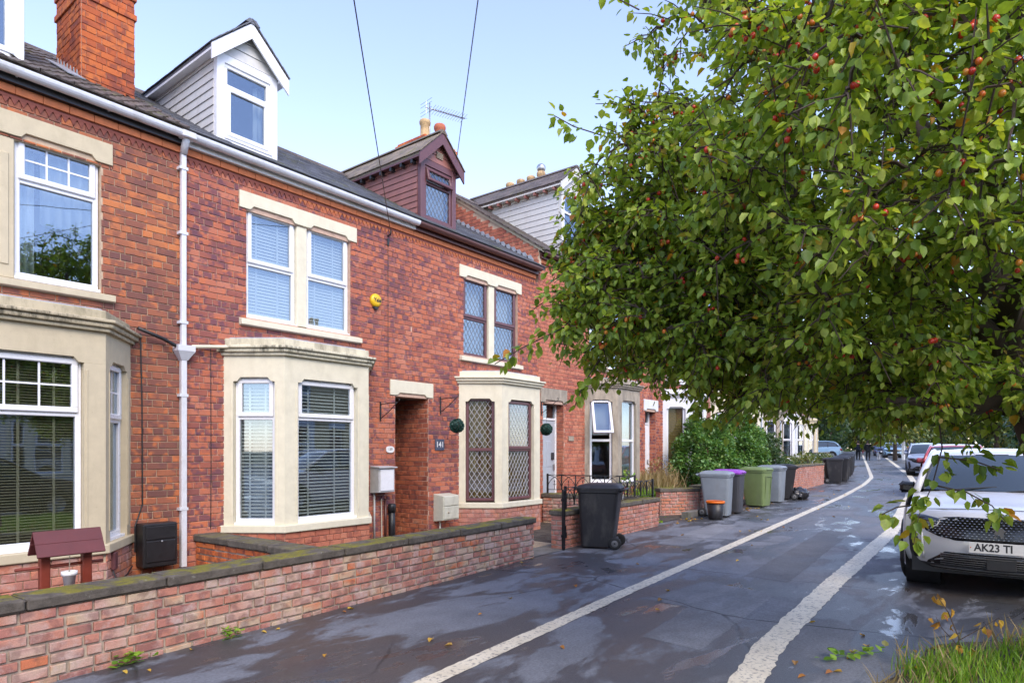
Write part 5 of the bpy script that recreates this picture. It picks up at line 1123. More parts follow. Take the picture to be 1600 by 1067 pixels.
def car(label, loc, rz, paint, suv=False, group=None, Hs=1.0):
    h = empty('parked_car', loc, rz, label, 'car', group); h.scale = (1, 1, Hs); pm = M_[paint]
    # front: (x, z, half width, plan rounding)
    FP = [(2.10,.25,.80,.34),(2.19,.34,.85,.34),(2.225,.50,.885,.34),(2.215,.66,.895,.36),(2.185,.80,.885,.38),(2.10,.895,.86,.36),(1.92,.945,.84,.26),(1.55,1.00,.835,.14),(1.15,1.07,.83,.05),(.98,1.095,.82,.02)]
    RP = [(-1.95,1.12,.72,.05),(-2.12,1.02,.82,.15),(-2.18,.85,.86,.22),(-2.21,.65,.88,.25),(-2.20,.45,.87,.25),(-2.10,.26,.82,.22)]
    NT_ = 14
    def surf(tab, name, sgn, crown):
        P = crv(tab, 4); m = MB(); vs = []; fs = []
        for (x_, z_, hw_, pr) in P:
            for k in range(NT_ + 1):
                t_ = -1 + 2 * k / NT_; vs.append((x_ - sgn * pr * abs(t_) ** 2.6, hw_ * t_, z_ - crown(x_) * abs(t_) ** 2.2))
        for i in range(len(P) - 1):
            for k in range(NT_): a = i * (NT_ + 1) + k; fs.append((a, a + 1, a + NT_ + 2, a + NT_ + 1))
        m.add(vs, fs, None, True); return m.build(name, pm, h)
    surf(FP, 'bonnet', 1, lambda x_: .05 if x_ < 2.05 else .0); surf(RP, 'tailgate', -1, lambda x_: .0)
    # sides with wheel arches
    WX = (1.33, -1.32); WR = .345; n = 84; belt = [(2.0,.90),(1.6,.955),(1.0,1.045),(0,1.06),(-1.2,1.10),(-2.0,1.10)]
    for s in (-1, 1):
        m = MB(); vs = []; fs = []; rows = 6
        for i in range(n + 1):
            x_ = 1.93 - 3.93 * i / n; zt = lerp_tab(belt, x_)[1]; zb = .25
            for wx in WX:
                d = abs(x_ - wx)
                if d < WR + .05: zb = max(zb, .335 + math.sqrt((WR + .05) ** 2 - d * d))
            e = max(0, (x_ - 1.45) / .5); e2 = max(0, (-1.5 - x_) / .5); w_ = .915 - .05 * e * e - .06 * e2 * e2
            for k in range(rows + 1):
                f = k / rows; z_ = zb + (zt - zb) * f; q = (z_ - .25) / .85; y_ = w_ - .085 * max(0, q - .55) ** 1.5 * 2.2 - .03 * max(0, .25 - q) * 4 * .25
                vs.append((x_, s * y_, z_))
        for i in range(n):
            for k in range(rows): a = i * (rows + 1) + k; fs.append((a, a + rows + 1, a + rows + 2, a + 1))
        m.add(vs, fs, None, True); m.build('side_panel', pm, h)
        m = MB()                                                       # arch lips and sill in matt trim
        for wx in WX: m.tube([(wx + (WR + .045) * math.cos(R(a)), s * .905, .335 + (WR + .045) * math.sin(R(a))) for a in range(-12, 193, 12)], .03, 6)
        m.cbox(-.88, .90, *sorted((s * .80, s * .915)), .20, .30, .02); m.build('arch_trim', M_['cmat'], h)
        gl = MB(); vs = []; fs = []; xs = [.86, .55, .2, -.4, -1.0, -1.5, -1.78]; topx = [.34, .25, .05, -.45, -1.0, -1.40, -1.58]
        for a, b in zip(xs, topx):
            zb = lerp_tab(belt, a)[1] + .0; zt = lerp_tab([(.4, 1.47), (0, 1.535), (-.8, 1.545), (-1.6, 1.47)], b)[1]
            for k in range(4): f = k / 3; vs.append((a + (b - a) * f, s * (.845 - (.845 - .655) * (f ** 1.25)), zb + (zt - zb) * f))
        for i in range(len(xs) - 1):
            for k in range(3): a = i * 4 + k; fs.append((a, a + 4, a + 5, a + 1))
        gl.add(vs, fs, None, True); gl.build('side_window', M_['cglass'], h)
        for (xa, xb) in ((.02, -.05), (-.95, -.98)):
            m = MB(); m.tube([(xa, s * .85, 1.06), ((xa+xb)/2, s * .775, 1.30), (xb, s * .665, 1.54)], .028, 6); m.build('pillar', M_['cplas'], h)
        m = MB(); m.tube([(1.0, s * .80, 1.07), (.62, s * .735, 1.31), (.30, s * .66, 1.505), (0, s * .645, 1.56), (-.8, s * .645, 1.575), (-1.5, s * .64, 1.50), (-1.72, s * .68, 1.35), (-1.95, s * .76, 1.10)], [.045, .042, .04, .035, .035, .04, .06, .07], 8); m.build('roof_rail', pm, h)
        m = MB(); m.cbox(-.11, .0, *sorted((0, s * .19)), -.06, .075, .03, T((.72, s * .815, 1.09))); m.build('mirror', M_['cplas'] if suv else pm, h, bevel=.02)
        m = MB(); m.cbox(.60, .70, *sorted((s * .74, s * .90)), 1.02, 1.085, .01); m.build('mirror_stalk', M_['cplas'], h)
        for wx in WX:
            Mw = T((wx, s * .795, .345)) @ RZ(R(-7) if (wx > 0 and suv) else 0) @ RX(R(-90) * s)
            m = MB(); m.lathe([(.215, -.105), (.30, -.112), (.338, -.09), (.345, -.06), (.345, -.05), (.337, -.048), (.337, -.04), (.345, -.038), (.345, .0), (.337, .002), (.337, .01), (.345, .012), (.345, .05), (.337, .052), (.337, .06), (.345, .062), (.338, .09), (.30, .112), (.215, .105)], 36, Mw, False); tw_ = m.build('wheel', M_['rubber'], h)
            m = MB(); m.lathe([(.225, .10), (.218, .06), (.0, .045)], 24, Mw, False)
            for k in range(5): m.cbox(-.025, .025, .03, .215, .05, .092, .008, Mw @ RZ(2 * math.pi * k / 5))
            m.lathe([(.05, .05), (.045, .095), (0, .1)], 12, Mw, False); m.build('rim', M_['steel'], tw_)
            m = MB(); m.cbox(wx - .40, wx + .40, *sorted((s * .5, s * .88)), .30, .78, .02); 
            iw = MB(); iw.lathe([(.40, -.02), (.40, .33)], 20, T((wx, s * .55, .345)) @ RX(R(-90) * s), False); iw.build('wheel_well', M_['cmat'], h)
    m = MB(); vs = []; fs = []; P = crv([(.30,1.525,.66),(.15,1.57,.65),(-.4,1.615,.645),(-1.0,1.60,.64),(-1.5,1.535,.63)], 4)
    for (x_, z_, hw_) in P:
        for k in range(9): t_ = -1 + k / 4; vs.append((x_ - (.05 * t_ * t_ if x_ > .1 else 0), hw_ * t_, z_ - .035 * t_ * t_))
    for i in range(len(P) - 1):
        for k in range(8): a = i * 9 + k; fs.append((a, a + 1, a + 10, a + 9))
    m.add(vs, fs, None, True); m.build('roof', pm, h)
    for nm, P in (('windscreen', [(1.00,1.09,.79),(.66,1.32,.735),(.30,1.518,.655)]), ('rear_window', [(-1.5,1.52,.62),(-1.75,1.35,.66),(-1.96,1.12,.71)])):
        m = MB(); vs = []; fs = []; P = crv(P, 4); bowd = .13 if nm == 'windscreen' else -.06
        for (x_, z_, hw_) in P:
            for k in range(11): t_ = -1 + k / 5; vs.append((x_ - bowd * abs(t_) ** 2.2 + (.06 if bowd > 0 else 0) * (1 - abs(t_) ** 2), hw_ * t_, z_))
        for i in range(len(P) - 1):
            for k in range(10): a = i * 11 + k; fs.append((a, a + 1, a + 12, a + 11))
        m.add(vs, fs, None, True); m.build(nm, M_['cglass'], h)
    m = MB(); m.box(-2.0, 1.95, -.80, .80, .20, .40); m.box(-1.9, 1.0, -.70, .70, .41, .98); m.build('underbody', M_['cmat'], h)
    def fx(y_, z_):
        q = lerp_tab([(a[1], a[0], a[2], a[3]) for a in crv(FP[:7], 4)], z_); return q[1] - q[3] * min(1.05, abs(y_) / q[2]) ** 2.6
    def rx(y_, z_):
        q = lerp_tab([(a[1], a[0], a[2], a[3]) for a in RP], z_); return q[1] + q[3] * min(1.05, abs(y_) / q[2]) ** 2.6
    def patch(name, mat, rows, off=.006, nn=10, f=fx, sg=1):             # rows: (z, y0, y1), laid over the nose and given an edge
        m = MB(); vs = []; fs = []
        for (z_, a, b) in rows:
            for k in range(nn + 1): y_ = a + (b - a) * k / nn; vs.append((f(y_, z_) + sg * off, y_, z_))
        for i in range(len(rows) - 1):
            for k in range(nn): q = i * (nn + 1) + k; fs.append((q, q + 1, q + nn + 2, q + nn + 1))
        m.add(vs, fs, None, True); o = m.build(name, mat, h); sdm = o.modifiers.new('thick', 'SOLIDIFY'); sdm.thickness = .012; sdm.offset = -1 if True else 1; return o
    patch('lower_intake', M_['cplas'], [(.30, -.66, .66), (.34, -.64, .64), (.40, -.56, .56), (.465, -.48, .48)])
    patch('grille', M_['cplas'], [(.60, -.38, .38), (.63, -.54, .54), (.68, -.66, .66), (.74, -.70, .70), (.80, -.62, .62), (.842, -.48, .48), (.855, -.36, .36)])
    for s in (-1, 1):
        a, b = (.55, .80) if s > 0 else (-.80, -.55)
        patch('headlight', M_['lens'], [(.715, *sorted((s * .60, s * .66))), (.745, *sorted((s * .55, s * .75))), (.79, *sorted((s * .52, s * .83))), (.825, *sorted((s * .54, s * .85))), (.85, *sorted((s * .68, s * .82)))], .010, 8)
        patch('bumper_vent', M_['cmat'], [(.36, *sorted((s * .74, s * .80))), (.44, *sorted((s * .72, s * .82))), (.58, *sorted((s * .74, s * .83))), (.68, *sorted((s * .78, s * .83)))], .008, 5)
        patch('rear_lamp', M_['redlens'], [(.80, *sorted((s * .50, s * .86))), (.90, *sorted((s * .50, s * .85))), (.96, *sorted((s * .60, s * .84)))], .01, 8, rx, -1)
    patch('skirt', M_['cmat'], [(.255, -.80, .80), (.275, -.82, .82), (.31, -.83, .83)], .010, 16)
    if suv:
        m = MB()
        for i in range(9):
            z_ = .635 + i * .026; wdt = lerp_tab([(.60, .38), (.63, .54), (.68, .66), (.74, .68), (.80, .60), (.855, .36)], z_)[1]; k = -int(wdt / .042)
            while k * .042 < wdt:
                y_ = k * .042 + (.021 if i % 2 else 0)
                if abs(y_) < wdt - .02: m.cbox(-.004, .006, -.0085, .0085, -.0028, .0028, .001, T((fx(y_, z_) + .012, y_, z_)) @ RZ(-2.6 * .36 / .89 * (abs(y_) / .89) ** 1.6 * math.copysign(1, y_) * -1 * .0))
                k += 1
        m.build('grille_studs', M_['chrome'], h, kind='stuff')
        m = MB()
        for i in range(6): z_ = .325 + i * .024; m.tube([(fx(y_, z_) + .016, y_, z_) for y_ in [(-.52 + .104 * q) for q in range(11)]], .005, 4)
        m.build('intake_slats', M_['hub'], h, kind='stuff')
        m = MB(); m.cbox(-.01, .01, -.13, .13, -.085, .07, .008, T((fx(0, .39) + .012, .02, .39))); m.build('radar_panel', M_['cmat'], h)
        patch('bumper_accent', M_['hub'], [(.268, -.60, .60), (.285, -.62, .62)], .020, 14)
        for s in (-1, 1):
            m = MB(); m.tube([(fx(s * .60, .722) + .02, s * .60, .722), (fx(s * .55, .75) + .02, s * .55, .752), (fx(s * .535, .78) + .02, s * .535, .79)], .008, 5); m.build('daytime_lamp', M_['white'], h)
            m = MB(); m.tube([(fx(s * .66, z_) + .008, s * (.70 + (.66 - z_) * -.06), z_) for z_ in (.36, .44, .52, .60, .66)], .014, 6); m.build('light_blade', pm, h)
        m = MB(); m.tube([(1.985 - .30 * (abs(y_) / .86) ** 2.6, y_, .937 - .052 * (abs(y_) / .84) ** 2.2) for y_ in [(-.74 + .148 * k) for k in range(11)]], .0035, 4); m.build('bonnet_seam', M_['cmat'], h)
        MT = Matrix(((0, 0, 1, 0), (1, 0, 0, 0), (0, 1, 0, 0), (0, 0, 0, 1)))
        pz = .545; m = MB(); m.cbox(-.004, .004, -.262, .262, -.057, .057, .002, T((fx(0, pz) + .030, 0, pz))); npl = m.build('number_plate', M_['white'], h)
        text_obj('characters', 'AK23 TI', .112, M_['ink'], npl, T((fx(0, pz) + .0345, -.215, pz)) @ MT, .0006, 'LEFT', .003, .86)
        m = MB(); m.lathe([(.006, 0), (.006, .003)], 8, T((fx(0, pz) + .034, -.245, pz)) @ RY(R(90))); m.build('plate_screw', M_['orange'], npl)
        text_obj('badge_digits', '3008', .062, M_['chrome'], h, T((fx(0, .882) + .006, 0, .882)) @ MT @ RX(R(-28)), .003, 'CENTER', .002, 1.75)
        m = MB(); lion = [(-.055,-.06),(-.02,-.065),(-.035,-.03),(.0,-.01),(.025,-.06),(.055,-.065),(.04,-.02),(.055,.02),(.075,.035),(.05,.04),(.045,.06),(.015,.072),(-.01,.05),(-.05,.055),(-.075,.03),(-.035,.03),(-.05,.0),(-.03,-.02)]
        m.prism(lion, .0, .012, T((fx(0, .70) + .014, 0, .705)) @ MT @ Matrix.Diagonal((.85, .85, 1, 1)), 'xy'); m.build('emblem', M_['hub'], h)
        m = MB(); m.cbox(-.02, .02, -.18, .18, -.03, .03, .01, T((.315, 0, 1.50)) @ RY(R(30))); m.build('sensor_housing', M_['cplas'], h)
        m = MB()
        for s in (-.55, .12): m.tube([(1.055, s, 1.085), (1.03, s + .30, 1.115), (.98, s + .58, 1.14)], .008, 5)
        m.build('wiper', M_['cmat'], h)
    else:
        m = MB(); m.cbox(-.004, .004, -.26, .26, -.056, .056, .002, T((fx(0, .5) + .02, 0, .5))); m.build('number_plate', M_['white'], h)
        m = MB(); m.cbox(-.004, .004, -.26, .26, -.056, .056, .002, T((rx(0, .7) - .02, 0, .7))); m.build('number_plate', M_['ywl'], h)
    return h
M_['cred'] = paintm('red_paint', (.42,.025,.03)); M_['cblue'] = paintm('dark_blue_paint', (.03,.055,.16)); M_['csil'] = paintm('silver_blue_paint', (.30,.34,.42)); M_['cblk'] = paintm('black_paint', (.02,.021,.025)); M_['cgry'] = paintm('grey_paint', (.12,.13,.14)); M_['cteal'] = paintm('pale_blue_paint', (.22,.36,.48))
car('pearl white SUV with black studded grille parked nose out under the tree', (10.80, .27, gz(10.8)), R(183.2), 'cwhite', suv=True)
for (X, Y, a, pn, lb) in ((25.0, 1.55, 184, 'cred', 'red car parked behind the white SUV'), (39.5, 3.65, 187, 'csil', 'silver blue car parked beyond the red car'), (46.5, 4.45, 187, 'cblue', 'dark blue car parked behind the silver blue car'), (78.0, 10.2, 190, 'cteal', 'pale blue car parked in the distance past the walkers'), (88, 12.6, 190, 'cblue', 'small dark blue car parked past the pale post'), (99, 12.0, 10, 'cgry', 'distant grey car behind the walkers'), (66.5, 15.0, 100, 'cteal', 'pale blue van-like car at the end of the terrace')):
    car(lb, (X, Y, gz(X)), R(a), pn, Hs=1.12 if 'van' in lb else 1.0)
# cars across the road, seen mirrored in the bay windows
for (X, Y, a, pn, lb) in ((4.6, -5.2, 0, 'cblk', 'black car across the road mirrored in the beige bay window'), (15.4, -5.4, 0, 'cblue', 'blue car across the road mirrored in the cream bay window'), (23.5, -5.3, 0, 'cgry', 'grey car across the road mirrored in the leaded bay')):
    car(lb, (X, Y, gz(X) - .105), R(a), pn)
# ------------------------------------------------------------------ people and dog
def skin_body(name, mat, parent, verts, edges, radii, sub=2):
    me = bpy.data.meshes.new(name); me.from_pydata(verts, edges, []); me.materials.append(mat); o = bpy.data.objects.new(name, me); link(o, parent)
    sk = o.modifiers.new('skin', 'SKIN'); sk.use_smooth_shade = True
    if not me.skin_vertices: bpy.context.view_layer.update()
    for i, r_ in enumerate(radii):
        me.skin_vertices[0].data[i].radius = (r_, r_) if isinstance(r_, (int, float)) else r_
    me.skin_vertices[0].data[0].use_root = True
    ss = o.modifiers.new('sub', 'SUBSURF'); ss.levels = sub; ss.render_levels = sub; return o
M_['skinm'] = plain('skin', (.45,.27,.2), .6); M_['jacket'] = plain('navy_jacket', (.012,.014,.028), .85, var=.3); M_['blackc'] = plain('black_clothes', (.012,.012,.014), .85, var=.3); M_['hair'] = plain('brown_hair', (.05,.03,.02), .7); M_['fur'] = plain('pale_grey_fur', (.50,.50,.52), .9, var=.25); M_['bagr'] = plain('red_bag', (.45,.03,.05), .5)
def person(label, loc, rz, top, bottom, stride, armr, wide=1.0):
    h = empty('person', loc, rz, label, 'person'); s = stride
    V = [(0,0,.93),(0,0,1.10),(0,.01,1.30),(0,.01,1.46),(0,.03,1.54),(0,.045,1.63),(0,.04,1.70),
         (-.10,0,.90),(-.11,s*.22,.50),(-.11,s*.30,.08),(-.11,s*.30+.13,.035),(.10,0,.90),(.11,-s*.10,.50),(.11,-s*.36,.10),(.11,-s*.36+.12,.04),
         (-.19,0,1.42),(-.27,-.04,1.15),(-.27,.06,.92),(-.27,.09,.82),(.19,0,1.42),(.28,-.05,1.16),(.28+armr,.02,.93),(.28+armr,.05,.83)]
    Eg = [(0,1),(1,2),(2,3),(3,4),(4,5),(5,6),(0,7),(7,8),(8,9),(9,10),(0,11),(11,12),(12,13),(13,14),(3,15),(15,16),(16,17),(17,18),(3,19),(19,20),(20,21),(21,22)]
    Rr = [(.17*wide,.13),(.16*wide,.12),(.18*wide,.125),(.12,.08),.055,.095,.085,.10,.072,.05,.045,.10,.072,.05,.045,.065,.05,.04,.042,.065,.05,.04,.042]
    skin_body('body', M_['skinm'], h, V, Eg, Rr)
    tv = [0,1,2,3,15,16,17,19,20,21]; mp = {a: i for i, a in enumerate(tv)}
    skin_body('jacket', M_[top], h, [V[i] if i else (0, 0, .80) for i in tv], [(mp[a], mp[b]) for a, b in Eg if a in mp and b in mp], [tuple(q * 1.13 for q in Rr[i]) if isinstance(Rr[i], tuple) else Rr[i] * 1.3 for i in tv])
    tv = [0,7,8,9,11,12,13]; mp = {a: i for i, a in enumerate(tv)}
    skin_body('trousers', M_[bottom], h, [V[i] for i in tv], [(mp[a], mp[b]) for a, b in Eg if a in mp and b in mp], [tuple(q * 1.05 for q in Rr[i]) if isinstance(Rr[i], tuple) else Rr[i] * 1.25 for i in tv])
    for i0, sx in ((9, -1), (13, 1)):
        v = Vector(V[i0]); m = MB(); m.cbox(v.x - .05, v.x + .05, v.y - .09, v.y + .17, 0, .10, .03); m.build('shoe', M_['blackc'], h, bevel=.01)
    m = MB(); m.sphere((0, .012, 1.675), .125, 14, 9, (.95, 1.0, 1.05)); m.build('hair', M_['hair'], h)
    for sx in (-1, 1): m = MB(); m.sphere((sx * .095, .04, 1.63), .025, 8, 5, (.5, .7, 1.2)); m.build('ear', M_['skinm'], h)
    m = MB(); m.sphere((0, .15, 1.62), .018, 6, 5, (1, 1.2, 1.3)); m.build('nose', M_['skinm'], h)
    for i0 in (18, 22):
        v = Vector(V[i0])
        for k in range(5): m = MB(); a = (k - 2) * .018; m.tube([v + Vector((0, a, -.02)), v + Vector((.006, a * 1.15, -.065)), v + Vector((.0, a * 1.1 + .012, -.105 + abs(k - 2) * .012))], .009, 5); m.build('finger', M_['skinm'], h)
    return h
pw_ = person('person in navy jacket and black trousers walking away with a red bag', (68.1, 11.75, gz(68.1)), R(-80), 'jacket', 'blackc', 1.0, .05, 1.1)
h = empty('handbag', (68.35, 11.40, gz(68) + .62), R(-80), 'red handbag hanging at the side of the walker', 'bag'); m = MB(); m.cbox(-.05, .05, -.14, .14, 0, .26, .03); m.build('bag', M_['bagr'], h, bevel=.02); m = MB(); m.tube([(0, -.1, .25), (0, -.05, .40), (0, .05, .40), (0, .1, .25)], .01, 5); m.build('strap', M_['bagr'], h)
person('person dressed all in black walking away with a dog', (67.0, 10.75, gz(67)), R(-80), 'blackc', 'blackc', .45, .10, 1.2)
h = empty('dog', (67.2, 9.95, gz(67)), R(-75), 'pale grey dog walking beside the person in black', 'dog')
DV = [(0,-.25,.46),(0,.02,.45),(0,.24,.49),(0,.34,.60),(0,.42,.68),(0,.53,.65),(-.08,-.27,.40),(-.08,-.22,.26),(-.08,-.31,.15),(-.08,-.29,.02),(.08,-.27,.40),(.08,-.30,.26),(.08,-.38,.15),(.08,-.36,.02),(-.08,.24,.42),(-.08,.27,.22),(-.08,.28,.02),(.08,.24,.42),(.08,.20,.22),(.08,.17,.02),(0,-.38,.52),(0,-.50,.62)]
DE = [(0,1),(1,2),(2,3),(3,4),(4,5),(0,6),(6,7),(7,8),(8,9),(0,10),(10,11),(11,12),(12,13),(2,14),(14,15),(15,16),(2,17),(17,18),(18,19),(0,20),(20,21)]
skin_body('body', M_['fur'], h, DV, DE, [.13,.12,.15,.10,.10,.05,.08,.055,.035,.04,.08,.055,.035,.04,.07,.045,.04,.07,.045,.04,.035,.02])
for s in (-1, 1): m = MB(); m.sphere((s * .07, .40, .73), .05, 8, 6, (.4, .7, 1.3)); m.build('ear', M_['fur'], h)
m = MB(); m.tube([(.0, .30, .62), (-.2, .35, .75), (-.45, .45, .95)], .008, 4); m.build('lead', M_['bagr'], h)
import numpy as np
# ------------------------------------------------------------------ foliage
LEAF = (np.array([(0,0,0),(-.36,.26,.07),(-.33,.62,.03),(0,1.0,-.10),(.33,.62,.03),(.36,.26,.07),(0,.45,-.05)], float), [(0,6,1),(1,6,2),(2,6,3),(3,6,4),(4,6,5),(5,6,0)])
SMALL = (np.array([(0,0,0),(-.34,.45,.06),(0,1.0,-.05),(.34,.45,.06)], float), [(0,3,1),(1,3,2)])
BLADE = (np.array([(-.03,0,0),(.03,0,0),(-.022,.5,.06),(.022,.5,.06),(0,1,.24)], float), [(0,1,3),(0,3,2),(2,3,4)])
def cloud(name, mat, parent, pos, axis, nrm, size, shape=LEAF, kind='stuff', label=None, cat=None, curl=False):
    pos, axis, nrm, size = (np.asarray(a, float) for a in (pos, axis, nrm, size)); n = len(pos)
    y = axis / np.linalg.norm(axis, axis=1)[:, None]; x = np.cross(y, nrm); ln = np.linalg.norm(x, axis=1)[:, None]; x = x / np.maximum(ln, 1e-6); z = np.cross(x, y)
    lv, lf = shape; k = len(lv)
    cz = np.ones(n); cx_ = np.ones(n)
    if curl: rc = np.random.default_rng(3); cz = rc.uniform(-.8, 3.6, n); cx_ = rc.uniform(.72, 1.18, n)
    v = pos[:, None, :] + size[:, None, None] * (lv[None, :, 0, None] * cx_[:, None, None] * x[:, None, :] + lv[None, :, 1, None] * y[:, None, :] + lv[None, :, 2, None] * cz[:, None, None] * z[:, None, :])
    f = (np.array(lf)[None] + (np.arange(n) * k)[:, None, None]).reshape(-1, 3)
    me = bpy.data.meshes.new(name); me.vertices.add(n * k); me.vertices.foreach_set('co', v.reshape(-1))
    nf = len(f); me.loops.add(nf * 3); me.loops.foreach_set('vertex_index', f.reshape(-1).astype(np.int32)); me.polygons.add(nf)
    me.polygons.foreach_set('loop_start', np.arange(0, nf * 3, 3, dtype=np.int32)); me.polygons.foreach_set('loop_total', np.full(nf, 3, np.int32)); me.polygons.foreach_set('use_smooth', np.ones(nf, bool))
    me.update(calc_edges=True); me.validate(); me.materials.append(mat); o = bpy.data.objects.new(name, me); link(o, parent); return tag(o, label, cat, kind=kind)
def leaf_mat(name, stops, trans=.42, rough=.42, spec=.5):
    t = NT(name); r = t.rand(); c = t.ramp(r, stops); p = t.pos()
    c = t.mix(1.0, c, t.ramp(t.noise(40, 3, .6, p), [(.3, .8), (.7, 1.15)]), 'MULTIPLY'); t.col(c); t.rough(rough); t.p.inputs['Specular IOR Level'].default_value = spec
    tr = t.new('ShaderNodeBsdfTranslucent'); t.l.new(t.mix(1.0, c, (1.5, 1.4, .5), 'MULTIPLY'), tr.inputs['Color']); mx = t.new('ShaderNodeMixShader'); mx.inputs[0].default_value = trans
    t.l.new(t.p.outputs[0], mx.inputs[1]); t.l.new(tr.outputs[0], mx.inputs[2]); t.l.new(mx.outputs[0], t.out.inputs['Surface']); return t.m
GR = [(0, (.12,.21,.03)), (.3, (.22,.34,.045)), (.6, (.32,.45,.06)), (.82, (.41,.52,.08)), (.955, (.48,.55,.11)), (.975, (.34,.33,.05)), (.99, (.50,.33,.03)), (1, (.55,.22,.03))]
M_['leaf'] = leaf_mat('crab_apple_leaf', GR); M_['bark'] = plain('grey_brown_bark', (.085,.06,.045), .9, var=.45, scale=10, bump=.9)
M_['bushl'] = leaf_mat('shrub_leaf', [(0, (.05,.13,.03)), (.5, (.11,.24,.05)), (.9, (.18,.32,.065)), (1, (.22,.30,.07))], .25)
M_['grassm'] = leaf_mat('grass_blade', [(0, (.10,.21,.015)), (.5, (.19,.36,.03)), (.92, (.30,.47,.045)), (.97, (.36,.36,.10)), (1, (.40,.28,.10))], .3, .5)
M_['dryg'] = leaf_mat('dry_grass_blade', [(0, (.30,.22,.10)), (.5, (.45,.34,.17)), (1, (.20,.16,.07))], .3, .6)
M_['fart'] = leaf_mat('distant_leaf', [(0, (.05,.09,.025)), (.5, (.12,.17,.04)), (.85, (.22,.24,.05)), (1, (.38,.30,.05))], .3)
M_['fart2'] = leaf_mat('distant_dark_leaf', [(0, (.03,.07,.03)), (.6, (.06,.12,.04)), (1, (.12,.18,.05))], .3)
M_['fallen'] = leaf_mat('fallen_leaf', [(0, (.32,.12,.03)), (.4, (.52,.28,.03)), (.7, (.60,.40,.05)), (1, (.28,.13,.05))], .15, .6); M_['fruit'] = None
def fruit():
    t = NT('crab_apple_skin'); r = t.rand(); t.col(t.ramp(r, [(0, (.60,.03,.015)), (.45, (.62,.05,.02)), (.6, (.72,.17,.02)), (1, (.75,.28,.03))])); t.rough(.3); t.p.inputs['Coat Weight'].default_value = .3; return t.m
M_['fruit'] = fruit()
